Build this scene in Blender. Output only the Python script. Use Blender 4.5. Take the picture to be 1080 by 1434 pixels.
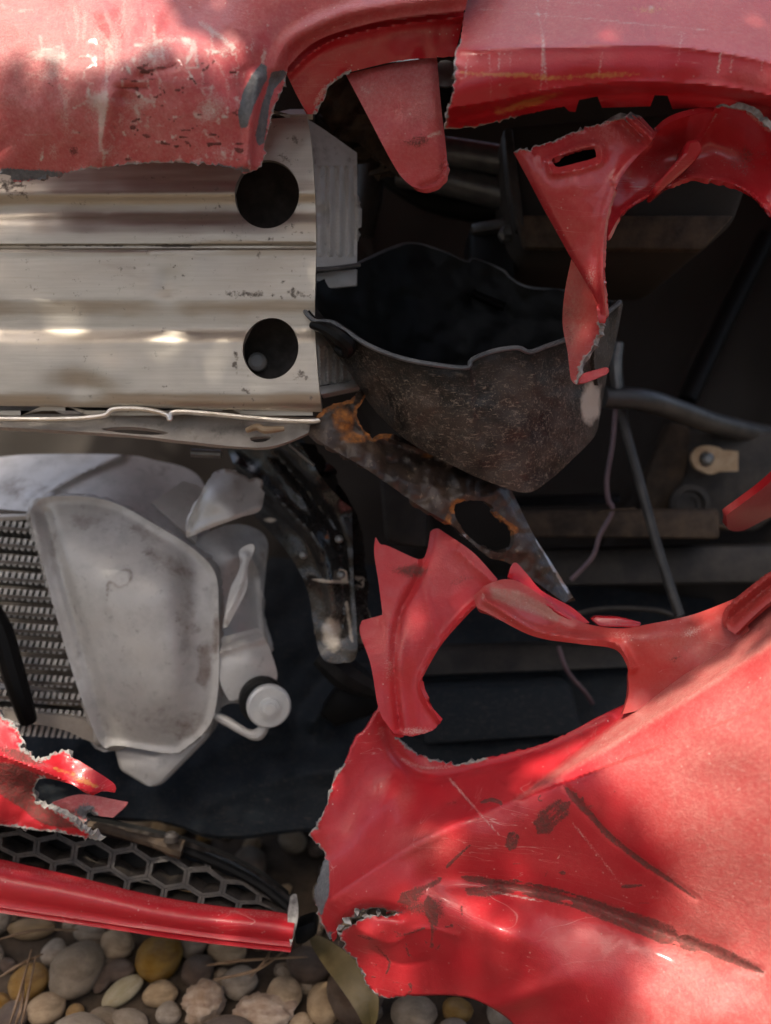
import bpy, bmesh, math, random
import numpy as np
from mathutils import Vector, Matrix
from mathutils.geometry import delaunay_2d_cdt

random.seed(7); RNG = np.random.default_rng(7)
for o in list(bpy.data.objects): bpy.data.objects.remove(o)
SC = bpy.context.scene; COL = SC.collection

# ------------------------------------------------------------------ camera
PITCH = math.radians(20); CAM = Vector((0, 0, 0.55)); FX = 1304.0
cd = bpy.data.cameras.new('camera'); cam = bpy.data.objects.new('camera', cd); COL.objects.link(cam)
cam.location = CAM; cam.rotation_euler = (math.radians(90) - PITCH, 0, 0)
cd.sensor_fit = 'VERTICAL'; cd.sensor_height = 24; cd.sensor_width = 24
cd.lens = 12 / (717 / FX); cd.clip_start = 0.01; cd.clip_end = 500
cd.dof.use_dof = True; cd.dof.focus_distance = 0.545; cd.dof.aperture_fstop = 2.8
SC.camera = cam
# ------------------------------------------------------------------ sky, sun, exposure
SUN = Vector((-0.20, -0.30, 0.93)).normalized()
w = bpy.data.worlds.new('World'); SC.world = w; w.use_nodes = True
nt = w.node_tree; sky = nt.nodes.new('ShaderNodeTexSky'); sky.sky_type = 'NISHITA'; sky.sun_disc = False
sky.sun_elevation = math.asin(SUN.z); sky.sun_rotation = math.atan2(SUN.x, SUN.y); sky.air_density = 1.0; sky.dust_density = 7.0; sky.ozone_density = 0.3
nt.nodes['Background'].inputs[1].default_value = 0.15
nt.links.new(sky.outputs[0], nt.nodes['Background'].inputs[0])
sl = bpy.data.lights.new('sun', 'SUN'); sl.energy = 2.6; sl.angle = math.radians(0.5); sl.color = (1, .91, .78)
so = bpy.data.objects.new('sun', sl); COL.objects.link(so); so.location = SUN * 6
so.rotation_euler = SUN.to_track_quat('Z', 'Y').to_euler()
SC.view_settings.view_transform = 'Standard'; SC.view_settings.look = 'None'
SC.view_settings.exposure = 1.34; SC.view_settings.gamma = 1

# ------------------------------------------------------------------ helpers
FWD = np.array([0, math.cos(PITCH), -math.sin(PITCH)]); UP = np.array([0, math.sin(PITCH), math.cos(PITCH)])
RT = np.array([1., 0, 0]); CAMN = np.array(CAM)
def P(px, py, d):
    px, py, d = np.broadcast_arrays(np.asarray(px, float), np.asarray(py, float), np.asarray(d, float))
    a = (px - 540) / FX * d; b = -(py - 717) / FX * d
    return CAMN + a[..., None] * RT + b[..., None] * UP + d[..., None] * FWD
def gdepth(py): return CAM.z / ((py - 717) / FX * math.cos(PITCH) + math.sin(PITCH))
def pix(p):
    r = np.asarray(p) - CAMN; d = r @ FWD
    return 540 + (r @ RT) / d * FX, 717 - (r @ UP) / d * FX, d

def _h(ix, iy, iz, s):
    n = (ix * 374761393 + iy * 668265263 + iz * 2147483647 + s * 974711) & 0x7fffffff
    n = ((n ^ (n >> 13)) * 1274126177) & 0x7fffffff
    return ((n ^ (n >> 16)) & 0xffff) / 65535.0
def noise(x, y, z=0, s=0):
    x, y, z = np.broadcast_arrays(np.asarray(x, float), np.asarray(y, float), np.asarray(z, float))
    i, j, k = [np.floor(v).astype(np.int64) for v in (x, y, z)]
    f = [v - np.floor(v) for v in (x, y, z)]; u, v, t = [a * a * (3 - 2 * a) for a in f]
    r = 0
    for a in (0, 1):
        for b in (0, 1):
            for c in (0, 1):
                r = r + _h(i + a, j + b, k + c, s) * (u if a else 1 - u) * (v if b else 1 - v) * (t if c else 1 - t)
    return r * 2 - 1
def fbm(x, y, z=0, s=0, o=3):
    r = 0
    for k in range(o): r = r + noise(x * 2**k, y * 2**k, z, s + k) / 2**k
    return r
def catmull(p, n=6, closed=False):
    p = [np.asarray(q, float) for q in p]; out = []; m = len(p)
    for i in range(m if closed else m - 1):
        a, b, c, d = (p[(i - 1) % m], p[i], p[(i + 1) % m], p[(i + 2) % m]) if closed else (p[max(i - 1, 0)], p[i], p[i + 1], p[min(i + 2, m - 1)])
        for k in range(n):
            t = k / n
            out.append(.5 * (2 * b + (c - a) * t + (2 * a - 5 * b + 4 * c - d) * t * t + (3 * b - a - 3 * c + d) * t**3))
    if not closed: out.append(p[-1])
    return np.array(out)
def resample(pts, n, closed=False):
    p = np.asarray(pts, float)
    if closed: p = np.vstack([p, p[:1]])
    s = np.r_[0, np.cumsum(np.linalg.norm(np.diff(p, axis=0), axis=1))]
    t = np.linspace(0, s[-1], n + 1)[:-1] if closed else np.linspace(0, s[-1], n)
    return np.stack([np.interp(t, s, p[:, k]) for k in range(p.shape[1])], 1)
def outline(pts, step=5.0):
    """(x, y[, 'c' = corner][, jag amplitude in px of the segment that starts here]) -> polygon + torn flags"""
    m = len(pts); xy = np.array([[p[0], p[1]] for p in pts], float)
    cor = ['c' in p[2:] for p in pts]; jag = [next((q for q in p[2:] if not isinstance(q, str)), 0) for p in pts]
    out, fl = [], []
    for i in range(m):
        b, c = xy[i], xy[(i + 1) % m]
        a = 2 * b - c if cor[i] else xy[i - 1]; d = 2 * c - b if cor[(i + 1) % m] else xy[(i + 2) % m]
        L = np.linalg.norm(c - b); n = max(1, int(L / step)); nrm = np.array([-(c - b)[1], (c - b)[0]]) / (L + 1e-6)
        for k in range(n):
            t = k / n
            q = .5 * (2 * b + (c - a) * t + (2 * a - 5 * b + 4 * c - d) * t * t + (3 * b - a - 3 * c + d) * t**3)
            if jag[i] and k: q = q + nrm * jag[i] * RNG.normal() * float(.15 + 1.1 * abs(noise(b[0] / 9 + k * .33, b[1] / 9, 0, 5)))
            out.append(q); fl.append(jag[i])
    return np.array(out), np.array(fl, float)
def inside(x, y, poly):
    r = np.zeros(x.shape, bool); n = len(poly)
    for i in range(n):
        x1, y1 = poly[i]; x2, y2 = poly[(i + 1) % n]
        if y1 == y2: continue
        c = (y1 > y) != (y2 > y); r ^= c & (x < (x2 - x1) * (y - y1) / (y2 - y1) + x1)
    return r
def dpoly(x, y, pts, closed=False, weights=None):
    """distance, parameter 0..1 and signed side to a polyline"""
    p = np.asarray(pts, float)[:, :2]
    if closed: p = np.vstack([p, p[:1]])
    best = np.full(x.shape, 1e9); par = np.zeros(x.shape); sd = np.ones(x.shape); n = len(p) - 1
    for i in range(n):
        if weights is not None and not weights[i]: continue
        a, b = p[i], p[i + 1]; v = b - a; L = v @ v + 1e-9
        t = np.clip(((x - a[0]) * v[0] + (y - a[1]) * v[1]) / L, 0, 1)
        dx, dy = x - a[0] - t * v[0], y - a[1] - t * v[1]; d = np.hypot(dx, dy); k = d < best
        best = np.where(k, d, best); par = np.where(k, (i + t) / n, par); sd = np.where(k, np.sign(v[0] * dy - v[1] * dx), sd)
    return best, par, sd
# features: added depth in metres (negative = towards the viewer); the same makers give masks
def ridge(pts, amp, wd): 
    q = catmull(pts, 5); return lambda x, y: -amp * np.exp(-dpoly(x, y, q)[0] / wd)
def fold(pts, amp, wd):
    q = catmull(pts, 5); return lambda x, y: -amp * np.exp(-(dpoly(x, y, q)[0] / wd)**2)
def step(pts, amp, wd):
    q = catmull(pts, 5)
    def f(x, y):
        d, t, s = dpoly(x, y, q); return amp / (1 + np.exp(-np.clip(d * s / wd, -30, 30)))
    return f
def bump(cx, cy, rx, ry, amp, rot=0):
    c, s = math.cos(math.radians(rot)), math.sin(math.radians(rot))
    return lambda x, y: -amp * np.exp(-((((x - cx) * c + (y - cy) * s) / rx)**2 + ((-(x - cx) * s + (y - cy) * c) / ry)**2))
def slope(pts, side, rate, mx):
    q = catmull(pts, 5)
    def f(x, y):
        d, t, s = dpoly(x, y, q); return np.where(s * side > 0, rate * mx * (1 - np.exp(-(np.sqrt(d * d + 16) - 4) / mx)), 0)
    return f
def wob(amp, sc, s=0): return lambda x, y: amp * (noise(x / sc, y / sc, 0, s) + .35 * noise(x / sc * 2, y / sc * 2, 0, s + 1))
def mline(pts, w0, w1=None, v=1.0):
    q = catmull(pts, 5); w1 = w0 if w1 is None else w1; L = np.linalg.norm(np.diff(q, axis=0), axis=1).sum(); sd_ = int(abs(pts[0][0] * 7 + pts[0][1] * 13)) % 97
    def f(x, y):
        d, t, s = dpoly(x, y, q); ww = (w0 + (w1 - w0) * t) * np.clip(.25 + 5 * np.minimum(t, 1 - t), 0, 1)
        return v * np.clip(1.3 - d / (ww + .01), 0, 1) * np.clip(.85 + .45 * noise(t * L / 26, s * d / 3.2, 0, sd_), 0, 1.2)
    return f
def mblob(cx, cy, rx, ry, v=1.0, rot=0):
    b = bump(cx, cy, rx, ry, -1, rot); return lambda x, y: v * b(x, y)
def mpoly(pts, soft=6, v=1.0):
    q = np.asarray(pts, float)
    def f(x, y):
        d = dpoly(x, y, q, True)[0]; return v * np.clip(.5 + np.where(inside(x, y, q), d, -d) / soft, 0, 1)
    return f
def tps(ctrl):
    c = np.array(ctrl, float); X = c[:, :2] / 500; n = len(c)
    U = lambda r: np.where(r > 0, r * r * np.log(r + 1e-12), 0)
    if n == 1: return lambda x, y: np.full(x.shape, c[0, 2])
    K = U(np.linalg.norm(X[:, None] - X[None], axis=2)) + 1e-4 * np.eye(n); Q = np.c_[np.ones(n), X]
    A = np.zeros((n + 3, n + 3)); A[:n, :n] = K; A[:n, n:] = Q; A[n:, :n] = Q.T; A[n:, n:] -= 1e-9 * np.eye(3)
    s = np.linalg.lstsq(A, np.r_[c[:, 2], 0, 0, 0], rcond=None)[0]
    def f(x, y):
        r = np.hypot(x[:, None] / 500 - X[:, 0], y[:, None] / 500 - X[:, 1])
        return U(r) @ s[:n] + s[n] + s[n + 1] * x / 500 + s[n + 2] * y / 500
    return f

WL = {}
def empty(name, loc, label, cat, group=None):
    o = bpy.data.objects.new(name, None); COL.objects.link(o); o.empty_display_size = .05; o.location = loc; WL[o] = Vector(loc)
    o['label'] = label; o['category'] = cat
    if group: o['group'] = group
    return o
def link(name, V, F, mats, parent=None, mi=None, attrs=None, smooth=True, sharp=35, label=None, cat=None, group=None, kind=None):
    V = np.asarray(V, float); c = Vector(V.mean(0)); me = bpy.data.meshes.new(name)
    me.from_pydata((V - np.array(c)).tolist(), [], [tuple(int(i) for i in f) for f in F])
    for m in (mats if isinstance(mats, (list, tuple)) else [mats]): me.materials.append(m)
    if mi is not None: me.polygons.foreach_set('material_index', np.asarray(mi, np.int32))
    for k, a in (attrs or {}).items():
        t = me.attributes.new(k, 'FLOAT', 'POINT'); t.data.foreach_set('value', np.asarray(a, np.float32))
    me.update(); bm = bmesh.new(); bm.from_mesh(me); bmesh.ops.recalc_face_normals(bm, faces=bm.faces); bm.to_mesh(me); bm.free()
    if smooth:
        me.polygons.foreach_set('use_smooth', np.ones(len(me.polygons), bool)); me.set_sharp_from_angle(angle=math.radians(sharp))
    o = bpy.data.objects.new(name, me); COL.objects.link(o); WL[o] = c
    if parent: o.parent = parent; o.location = c - WL[parent]
    else: o.location = c
    for k, v in (('label', label), ('category', cat), ('group', group), ('kind', kind)):
        if v: o[k] = v
    return o
def sheet(name, out, ctrl, mats, parent=None, holes=(), th=.003, sp=5.0, feats=(), masks=None, chipw=7, jagd=.0015, auto='chip', creases=(), **kw):
    poly, fl = outline(out, sp); loops = [poly]; flags = [fl]
    for h in holes:
        a, b = outline(h, sp); loops.append(a); flags.append(b)
    x0, y0 = poly.min(0); x1, y1 = poly.max(0)
    gx, gy = np.meshgrid(np.arange(x0, x1, sp), np.arange(y0, y1, sp * .87)); gx = gx.copy(); gx[1::2] += sp / 2
    x, y = gx.ravel(), gy.ravel(); ok = inside(x, y, poly)
    for h in loops[1:]: ok &= ~inside(x, y, h)
    x, y = x[ok], y[ok]
    dm = np.min([dpoly(x, y, l, True)[0] for l in loops], axis=0); ok = dm > sp * .6; x, y = x[ok], y[ok]
    cl = []
    for cr in creases:
        q = catmull(cr, 8); q = resample(q, max(3, int(np.linalg.norm(np.diff(q, axis=0), axis=1).sum() / sp)))
        k = inside(q[:, 0], q[:, 1], poly) & (np.min([dpoly(q[:, 0], q[:, 1], l, True)[0] for l in loops], axis=0) > sp * .6)
        for h in loops[1:]: k &= ~inside(q[:, 0], q[:, 1], h)
        q = q[k]
        if len(q) > 2: cl.append(q); kk = dpoly(x, y, q)[0] > sp * .55; x, y = x[kk], y[kk]
    edges = []; b = 0; vs = []
    for l in loops:
        n = len(l); edges += [(b + i, b + (i + 1) % n) for i in range(n)]; vs.append(l); b += n
    for q in cl:
        n = len(q); edges += [(b + i, b + i + 1) for i in range(n - 1)]; vs.append(q); b += n
    pts = np.vstack(vs + [np.c_[x, y]])
    r = delaunay_2d_cdt([Vector(p) for p in pts], edges, [], 0, 1e-4)
    p = np.array([v[:] for v in r[0]]); F = np.array([f for f in r[2] if len(f) == 3])
    c = p[F].mean(1); k = inside(c[:, 0], c[:, 1], poly)
    for h in loops[1:]: k &= ~inside(c[:, 0], c[:, 1], h)
    F = F[k]; x, y = p[:, 0], p[:, 1]
    d = ctrl(x, y) if callable(ctrl) else tps(ctrl)(x, y)
    for f in feats: d = d + f(x, y)
    at = {k: np.clip(sum(f(x, y) for f in v), 0, 1.5) for k, v in (masks or {}).items()}
    for l, g in zip(loops, flags):
        if g.any():
            dd = dpoly(x, y, l, True, g > 1)[0] if (g > 1).any() else np.full(x.shape, 99.); e = np.clip(1.2 - dd / (chipw * (1 + .7 * noise(x / 14, y / 14, 0, 3))), 0, 1)
            d = d + jagd * e * noise(x / 7, y / 7, 0, 9); at[auto] = np.maximum(at.get(auto, 0), e)
    V = P(x, y, d); T = V[F]; fn = np.cross(T[:, 1] - T[:, 0], T[:, 2] - T[:, 0]); vn = np.zeros_like(V)
    fl_ = (fn * (T.mean(1) - CAMN)).sum(1) < 0; fn[fl_] *= -1; F[fl_] = F[fl_][:, ::-1]
    for i in range(3): np.add.at(vn, F[:, i], fn)
    vn /= np.linalg.norm(vn, axis=1, keepdims=True) + 1e-12
    n = len(V); VV = np.vstack([V, V + vn * th]); cnt = {}
    for f in F:
        for i in range(3): cnt[(f[i], f[(i + 1) % 3])] = 1
    side = [(a, b2, b2 + n, a + n) for (a, b2) in cnt if (b2, a) not in cnt]
    FF = [tuple(f) for f in F] + [tuple(i + n for i in f[::-1]) for f in F] + side
    nm = len(mats) if isinstance(mats, (list, tuple)) else 1
    torn = np.zeros(n, bool); b = 0
    for l, g in zip(loops, flags): torn[b:b + len(l)] = g > 1; b += len(l)
    mi = [0] * len(F) + [0] * len(F) + [min(1, nm - 1) if torn[q[0]] and torn[q[1]] else 0 for q in side]
    return link(name, VV, FF, mats, parent, mi, {k: np.r_[v, v] for k, v in at.items()}, **kw)
def tubew(name, W, r, mat, parent=None, res=10, cap=True, **kw):
    W = np.asarray(W, float); n = len(W); r = np.interp(np.linspace(0, 1, n), np.linspace(0, 1, len(r)), r) if np.ndim(r) else np.full(n, r)
    V, F = [], []; ref = np.array([.3, .2, .93])
    for i in range(n):
        t = W[min(i + 1, n - 1)] - W[max(i - 1, 0)]; t /= np.linalg.norm(t) + 1e-12
        a = ref - (ref @ t) * t; a /= np.linalg.norm(a) + 1e-9; b = np.cross(t, a); ref = a
        for k in range(res):
            q = 2 * math.pi * k / res; V.append(W[i] + r[i] * (math.cos(q) * a + math.sin(q) * b))
    for i in range(n - 1):
        for k in range(res): F.append((i * res + k, i * res + (k + 1) % res, (i + 1) * res + (k + 1) % res, (i + 1) * res + k))
    if cap: F += [tuple(range(res))[::-1], tuple((n - 1) * res + k for k in range(res))]
    return link(name, V, F, mat, parent, **kw)
def tube(name, pts, r, mat, parent=None, n=6, **kw):
    q = catmull(pts, n) if len(pts) > 2 else np.array(pts, float); return tubew(name, P(q[:, 0], q[:, 1], q[:, 2]), r, mat, parent, **kw)
def loft(name, rows, mat, parent=None, th=.002, inward=None, **kw):
    """rows: equally long lists of world points"""
    R = np.array(rows); m, n = R.shape[:2]; V = R.reshape(-1, 3)
    F = [(i * n + j, i * n + j + 1, (i + 1) * n + j + 1, (i + 1) * n + j) for i in range(m - 1) for j in range(n - 1)]
    A = np.array(F); fn = np.cross(V[A[:, 2]] - V[A[:, 0]], V[A[:, 3]] - V[A[:, 1]])
    if inward is None: s = np.sign((fn * (V[A].mean(1) - CAMN)).sum(1))
    else: s = np.sign((fn * (np.asarray(inward) - V[A].mean(1))).sum(1))
    fn *= np.where(s == 0, 1, s)[:, None]; vn = np.zeros_like(V)
    for i in range(4): np.add.at(vn, A[:, i], fn)
    vn /= np.linalg.norm(vn, axis=1, keepdims=True) + 1e-12; k = len(V)
    F2 = [tuple(i + k for i in f[::-1]) for f in F]; cnt = set((f[i], f[(i + 1) % 4]) for f in F for i in range(4))
    S = [(a, b, b + k, a + k) for a, b in cnt if (b, a) not in cnt]
    at = kw.pop('vattr', None); at = {q: np.r_[v.ravel(), v.ravel()] for q, v in at.items()} if at else None
    return link(name, np.vstack([V, V + vn * th]), F + F2 + S, mat, parent, attrs=at, **kw)
def prism(name, pts, back, mat, parent=None, bev=.002, seg=2, **kw):
    """polygon of (px, py, d) carried back by `back` metres (or a world vector), edges bevelled"""
    p = np.array(pts, float); A = P(p[:, 0], p[:, 1], p[:, 2]); v = FWD * back if np.ndim(back) == 0 else np.asarray(back)
    bm = bmesh.new(); a = [bm.verts.new(q) for q in A]; b = [bm.verts.new(q + v) for q in A]; n = len(a)
    bm.faces.new(a); bm.faces.new(b[::-1])
    for i in range(n): bm.faces.new((a[i], b[i], b[(i + 1) % n], a[(i + 1) % n]))
    bmesh.ops.recalc_face_normals(bm, faces=bm.faces)
    if bev: bmesh.ops.bevel(bm, geom=list(bm.edges), offset=bev, segments=seg, affect='EDGES', clamp_overlap=True, profile=.5)
    bm.verts.index_update(); V = [v_.co[:] for v_ in bm.verts]; F = [[q.index for q in f.verts] for f in bm.faces]; bm.free()
    return link(name, V, F, mat, parent, **kw)
def disc(name, c, nrm, rs, mat, parent=None, res=32, **kw):
    """lathe: rs = list of (radius, offset along nrm towards the viewer)"""
    nrm = np.asarray(nrm, float); nrm /= np.linalg.norm(nrm); a = np.cross(nrm, [0, 0, 1.]); a /= np.linalg.norm(a); b = np.cross(nrm, a)
    V, F = [], []
    for r, h in rs:
        for k in range(res):
            q = 2 * math.pi * k / res; V.append(np.asarray(c) + nrm * h + r * (math.cos(q) * a + math.sin(q) * b))
    for i in range(len(rs) - 1):
        for k in range(res): F.append((i * res + k, i * res + (k + 1) % res, (i + 1) * res + (k + 1) % res, (i + 1) * res + k))
    F += [tuple(range(res))[::-1], tuple((len(rs) - 1) * res + k for k in range(res))]
    return link(name, V, F, mat, parent, **kw)
def ell(cx, cy, rx, ry, n=14, rot=0):
    c, s = math.cos(math.radians(rot)), math.sin(math.radians(rot)); t = np.linspace(0, 2 * math.pi, n, endpoint=False)
    return [(cx + rx * math.cos(a) * c - ry * math.sin(a) * s, cy + rx * math.cos(a) * s + ry * math.sin(a) * c) for a in t]

# ------------------------------------------------------------------ materials
class M:
    def __init__(s, name):
        s.m = bpy.data.materials.new(name); s.m.use_nodes = True; s.t = s.m.node_tree; s.b = s.t.nodes['Principled BSDF']
        s.tc = s.t.nodes.new('ShaderNodeTexCoord').outputs['Object']
    def n(s, typ, **kw):
        q = s.t.nodes.new(typ)
        for k, v in kw.items(): setattr(q, k, v)
        return q
    def put(s, sock, v):
        if hasattr(v, 'node'): s.t.links.new(v, sock)
        elif isinstance(v, (tuple, list)): sock.default_value = (*v, 1) if len(v) == 3 and sock.type == 'RGBA' else v
        else: sock.default_value = v
    def noise(s, scale, detail=4, rough=.55, sc=None, rot=None, dist=0):
        q = s.n('ShaderNodeTexNoise'); q.inputs['Scale'].default_value = scale; q.inputs['Detail'].default_value = detail
        q.inputs['Roughness'].default_value = rough; q.inputs['Distortion'].default_value = dist; v = s.tc
        if sc or rot:
            mp = s.n('ShaderNodeMapping'); s.t.links.new(v, mp.inputs[0]); v = mp.outputs[0]
            if sc: mp.inputs['Scale'].default_value = sc
            if rot: mp.inputs['Rotation'].default_value = rot
        s.t.links.new(v, q.inputs['Vector']); return q.outputs['Fac']
    def vor(s, scale, feature='F1', out='Distance'):
        q = s.n('ShaderNodeTexVoronoi', feature=feature); q.inputs['Scale'].default_value = scale; s.t.links.new(s.tc, q.inputs['Vector']); return q.outputs[out]
    def attr(s, name): return s.n('ShaderNodeAttribute', attribute_name=name).outputs['Fac']
    def ma(s, op, a, b=0, c=0, clamp=False):
        q = s.n('ShaderNodeMath', operation=op, use_clamp=clamp); s.put(q.inputs[0], a); s.put(q.inputs[1], b); s.put(q.inputs[2], c); return q.outputs[0]
    def ramp(s, v, a, b, lo=0., hi=1.):
        q = s.n('ShaderNodeMapRange'); s.put(q.inputs[0], v)
        for i, k in enumerate((a, b, lo, hi)): s.put(q.inputs[i + 1], k)
        return q.outputs[0]
    def mix(s, f, a, b):
        q = s.n('ShaderNodeMix', data_type='RGBA'); s.put(q.inputs['Factor'], f); s.put(q.inputs[6], a); s.put(q.inputs[7], b); return q.outputs[2]
    def mixf(s, f, a, b):
        q = s.n('ShaderNodeMix', data_type='FLOAT'); s.put(q.inputs['Factor'], f); s.put(q.inputs[2], a); s.put(q.inputs[3], b); return q.outputs[0]
    def thr(s, a, nz, amt=.8, lo=.42, hi=.58):
        return s.ramp(s.ma('ADD', a, s.ma('MULTIPLY', s.ma('SUBTRACT', nz, .5), amt)), lo, hi)
    def bump(s, h, strength=.3, dist=.001):
        q = s.n('ShaderNodeBump'); s.put(q.inputs['Height'], h); q.inputs['Strength'].default_value = strength; q.inputs['Distance'].default_value = dist
        s.t.links.new(q.outputs[0], s.b.inputs['Normal'])
    def out(s, color, rough, metal=0., spec=.5, coat=0., coatr=.1):
        s.put(s.b.inputs['Base Color'], color); s.put(s.b.inputs['Roughness'], rough); s.put(s.b.inputs['Metallic'], metal)
        s.b.inputs['Specular IOR Level'].default_value = spec; s.put(s.b.inputs['Coat Weight'], coat); s.b.inputs['Coat Roughness'].default_value = coatr
        return s.m
def red_paint(name, red=(.42, .009, .018), film=.045, grain=1.5, gloss=.30, filmcol=(.52, .24, .20), spec=.33):
    s = M(name); n1 = s.noise(14, 5); n2 = s.noise(90, 5, .65); n3 = s.noise(420, 3, .6); n4 = s.noise(850, 3, .7)
    base = s.mix(s.ramp(n1, .35, .7, 0, .25), red, tuple(c * .8 for c in red))
    du = s.ma('ADD', s.attr('dust_light'), film); du = s.ma('MULTIPLY', du, s.ma('ADD', s.ramp(n2, .3, .75, .55, .95), s.ramp(n3, .42, .75, -.1, .3)), clamp=True)  # mask carries dust and, on some panels, painted light
    gr = s.ramp(s.noise(800, 3, .7), .32, .68, .84, 1.18); fc = s.n('ShaderNodeVectorMath', operation='SCALE'); fc.inputs[0].default_value = filmcol; s.put(fc.inputs['Scale'], gr); col = s.mix(s.ma('MULTIPLY', du, .8), base, fc.outputs[0])
    spk = s.ma('MULTIPLY', s.ramp(s.vor(230), .14, .08), s.ramp(s.noise(35, 2), .52, .66)); col = s.mix(s.ma('MULTIPLY', spk, .5), col, (.6, .5, .42))
    scr = s.ramp(s.ma('ABSOLUTE', s.ma('SUBTRACT', s.noise(5, 2, .4, (3, 3, 40), (.4, .2, 1.1)), .5)), .004, .001, 0, .4)
    scr = s.ma('MULTIPLY', scr, s.ramp(n1, .5, .62)); col = s.mix(scr, col, (.62, .4, .36))
    n5 = s.noise(1100, 3, .6); wh = s.ma('MULTIPLY', s.ramp(s.ma('ADD', s.attr('white'), s.ma('MULTIPLY', s.ma('SUBTRACT', n5, .5), 1.4)), .3, 1.0), s.ramp(n2, .25, .62, .3, 1.)); col = s.mix(s.ma('MULTIPLY', wh, .8), col, (.60, .54, .47))
    ye = s.thr(s.attr('ochre'), n3, 1.3, .45, .8); col = s.mix(s.ma('MULTIPLY', ye, .6), col, (.50, .24, .06))
    sf = s.ramp(s.ma('ADD', s.attr('scuff'), s.ma('ADD', s.ma('MULTIPLY', s.ma('SUBTRACT', n2, .5), .9), s.ma('MULTIPLY', s.ma('SUBTRACT', n5, .5), .9))), .36, .62); sf = s.ma('MULTIPLY', sf, s.ramp(n3, .3, .6, .6, .97)); col = s.mix(sf, col, s.mix(n3, (.065, .026, .023), (.16, .06, .05)))
    ch = s.thr(s.attr('chip'), n3, 1.5, .62, .9); col = s.mix(ch, col, s.mix(n2, (.12, .12, .12), (.42, .40, .36)))
    bk = s.ramp(s.ma('ADD', s.attr('bare'), s.ma('ADD', s.ma('MULTIPLY', s.ma('SUBTRACT', n2, .5), .7), s.ma('MULTIPLY', s.ma('SUBTRACT', n5, .5), .8))), .4, .6); col = s.mix(bk, col, s.mix(n3, (.04, .045, .05), (.20, .20, .205)))
    rg = s.mixf(du, gloss, .45); rg = s.mixf(s.ma('MAXIMUM', s.ma('MAXIMUM', sf, ch), bk), rg, .7)
    h = s.ma('ADD', s.ma('MULTIPLY', n4, s.ma('MULTIPLY', s.ma('ADD', du, .25), grain)), s.ma('MULTIPLY', s.ma('MAXIMUM', ch, s.ma('MAXIMUM', sf, wh)), s.ma('MULTIPLY', n3, 1.2))); s.bump(h, .45, .0008)
    s.out(col, rg, 0, .4, s.mixf(s.ma('ADD', du, sf, clamp=True), .22, 0.), .12); s.put(s.b.inputs['Specular IOR Level'], s.mixf(sf, spec, .08)); return s.m
RED = red_paint('red_paint'); RED_DUSTY = red_paint('red_paint_dusty', (.44, .013, .025), .26, 1.3, .26, (.56, .27, .24))
RED_GLOSS = red_paint('red_paint_glossy', (.42, .010, .019), .07, .15, .17, spec=.5); RED_IN = red_paint('red_paint_inner', (.38, .012, .016), .35, .3, .4, (.3, .17, .13))
def simple(name, c1, c2, rough, metal=0, sc=60, bumpk=.3, spec=.5, lo=.35, hi=.65):
    s = M(name); n = s.noise(sc, 5, .6); f = s.noise(sc * 6, 3); s.bump(s.ma('ADD', n, s.ma('MULTIPLY', f, .5)), bumpk, .0008)
    return s.out(s.mix(s.ramp(n, lo, hi), c1, c2), s.ramp(f, .3, .7, rough * .8, min(1, rough * 1.25)), metal, spec)
TORN = simple('torn_plastic_edge', (.10, .09, .09), (.42, .40, .37), .75, sc=150, bumpk=.6)
def aluminium():
    s = M('brushed_aluminium'); br = s.noise(5, 4, .6, (1.5, 60, 90)); n = s.noise(28, 5, .6); f = s.noise(240, 4, .65); st = s.noise(12, 4, .6, (1, 3, 3))
    col = s.mix(s.ramp(br, .3, .7), (.46, .415, .345), (.57, .525, .455)); col = s.mix(s.ramp(st, .42, .72, 0, .45), col, (.42, .36, .29))
    sp = s.ramp(s.ma('MULTIPLY', s.ramp(f, .62, .70), s.ramp(n, .45, .6)), 0, 1, 0, .75); col = s.mix(sp, col, (.06, .05, .045))
    di = s.thr(s.attr('dirt_shade'), f, 1.3, .42, .6); col = s.mix(s.ma('MULTIPLY', di, .8), col, (.07, .055, .045))  # mask carries dirt and, on the beam face, painted shade
    rg = s.ma('ADD', s.ramp(br, .3, .7, .40, .56), s.ma('MULTIPLY', s.ma('ADD', di, sp), .35)); s.bump(s.ma('ADD', br, s.ma('MULTIPLY', f, .4)), .12, .0006)
    return s.out(col, rg, s.mixf(s.ma('ADD', di, sp, clamp=True), .92, .1))
ALU = aluminium(); ALU_CUT = simple('cut_aluminium_edge', (.6, .56, .5), (.8, .78, .74), .35, 1, 80)
def cast(name, a, b, stain):
    s = M(name); n = s.noise(16, 5, .6); f = s.noise(300, 3, .6); m = s.noise(60, 4, .6)
    col = s.mix(s.ramp(n, .3, .7), a, b); mo = s.noise(140, 5, .65); di = s.ma('MULTIPLY', s.ramp(s.ma('ADD', s.attr('dirt_shade'), s.ma('ADD', s.ma('MULTIPLY', s.ma('SUBTRACT', m, .5), .8), s.ma('MULTIPLY', s.ma('SUBTRACT', mo, .5), .8))), .3, .85), s.ramp(mo, .3, .6, .6, 1.)); col = s.mix(s.ma('MULTIPLY', di, .8), col, stain)
    col = s.mix(s.ramp(m, .45, .75, 0, .35), col, tuple(q * .55 for q in a)); col = s.mix(s.ramp(mo, .6, .72, 0, .35), col, tuple(q * .4 for q in stain))
    s.bump(s.ma('ADD', f, mo), .25, .0006); return s.out(col, s.ramp(m, .3, .7, .45, .68), s.mixf(di, .4, .05))
CAST = cast('cast_aluminium', (.44, .425, .40), (.56, .545, .52), (.14, .09, .065)); CASTD = cast('dull_cast_aluminium', (.30, .27, .235), (.42, .38, .33), (.1, .08, .06))
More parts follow.
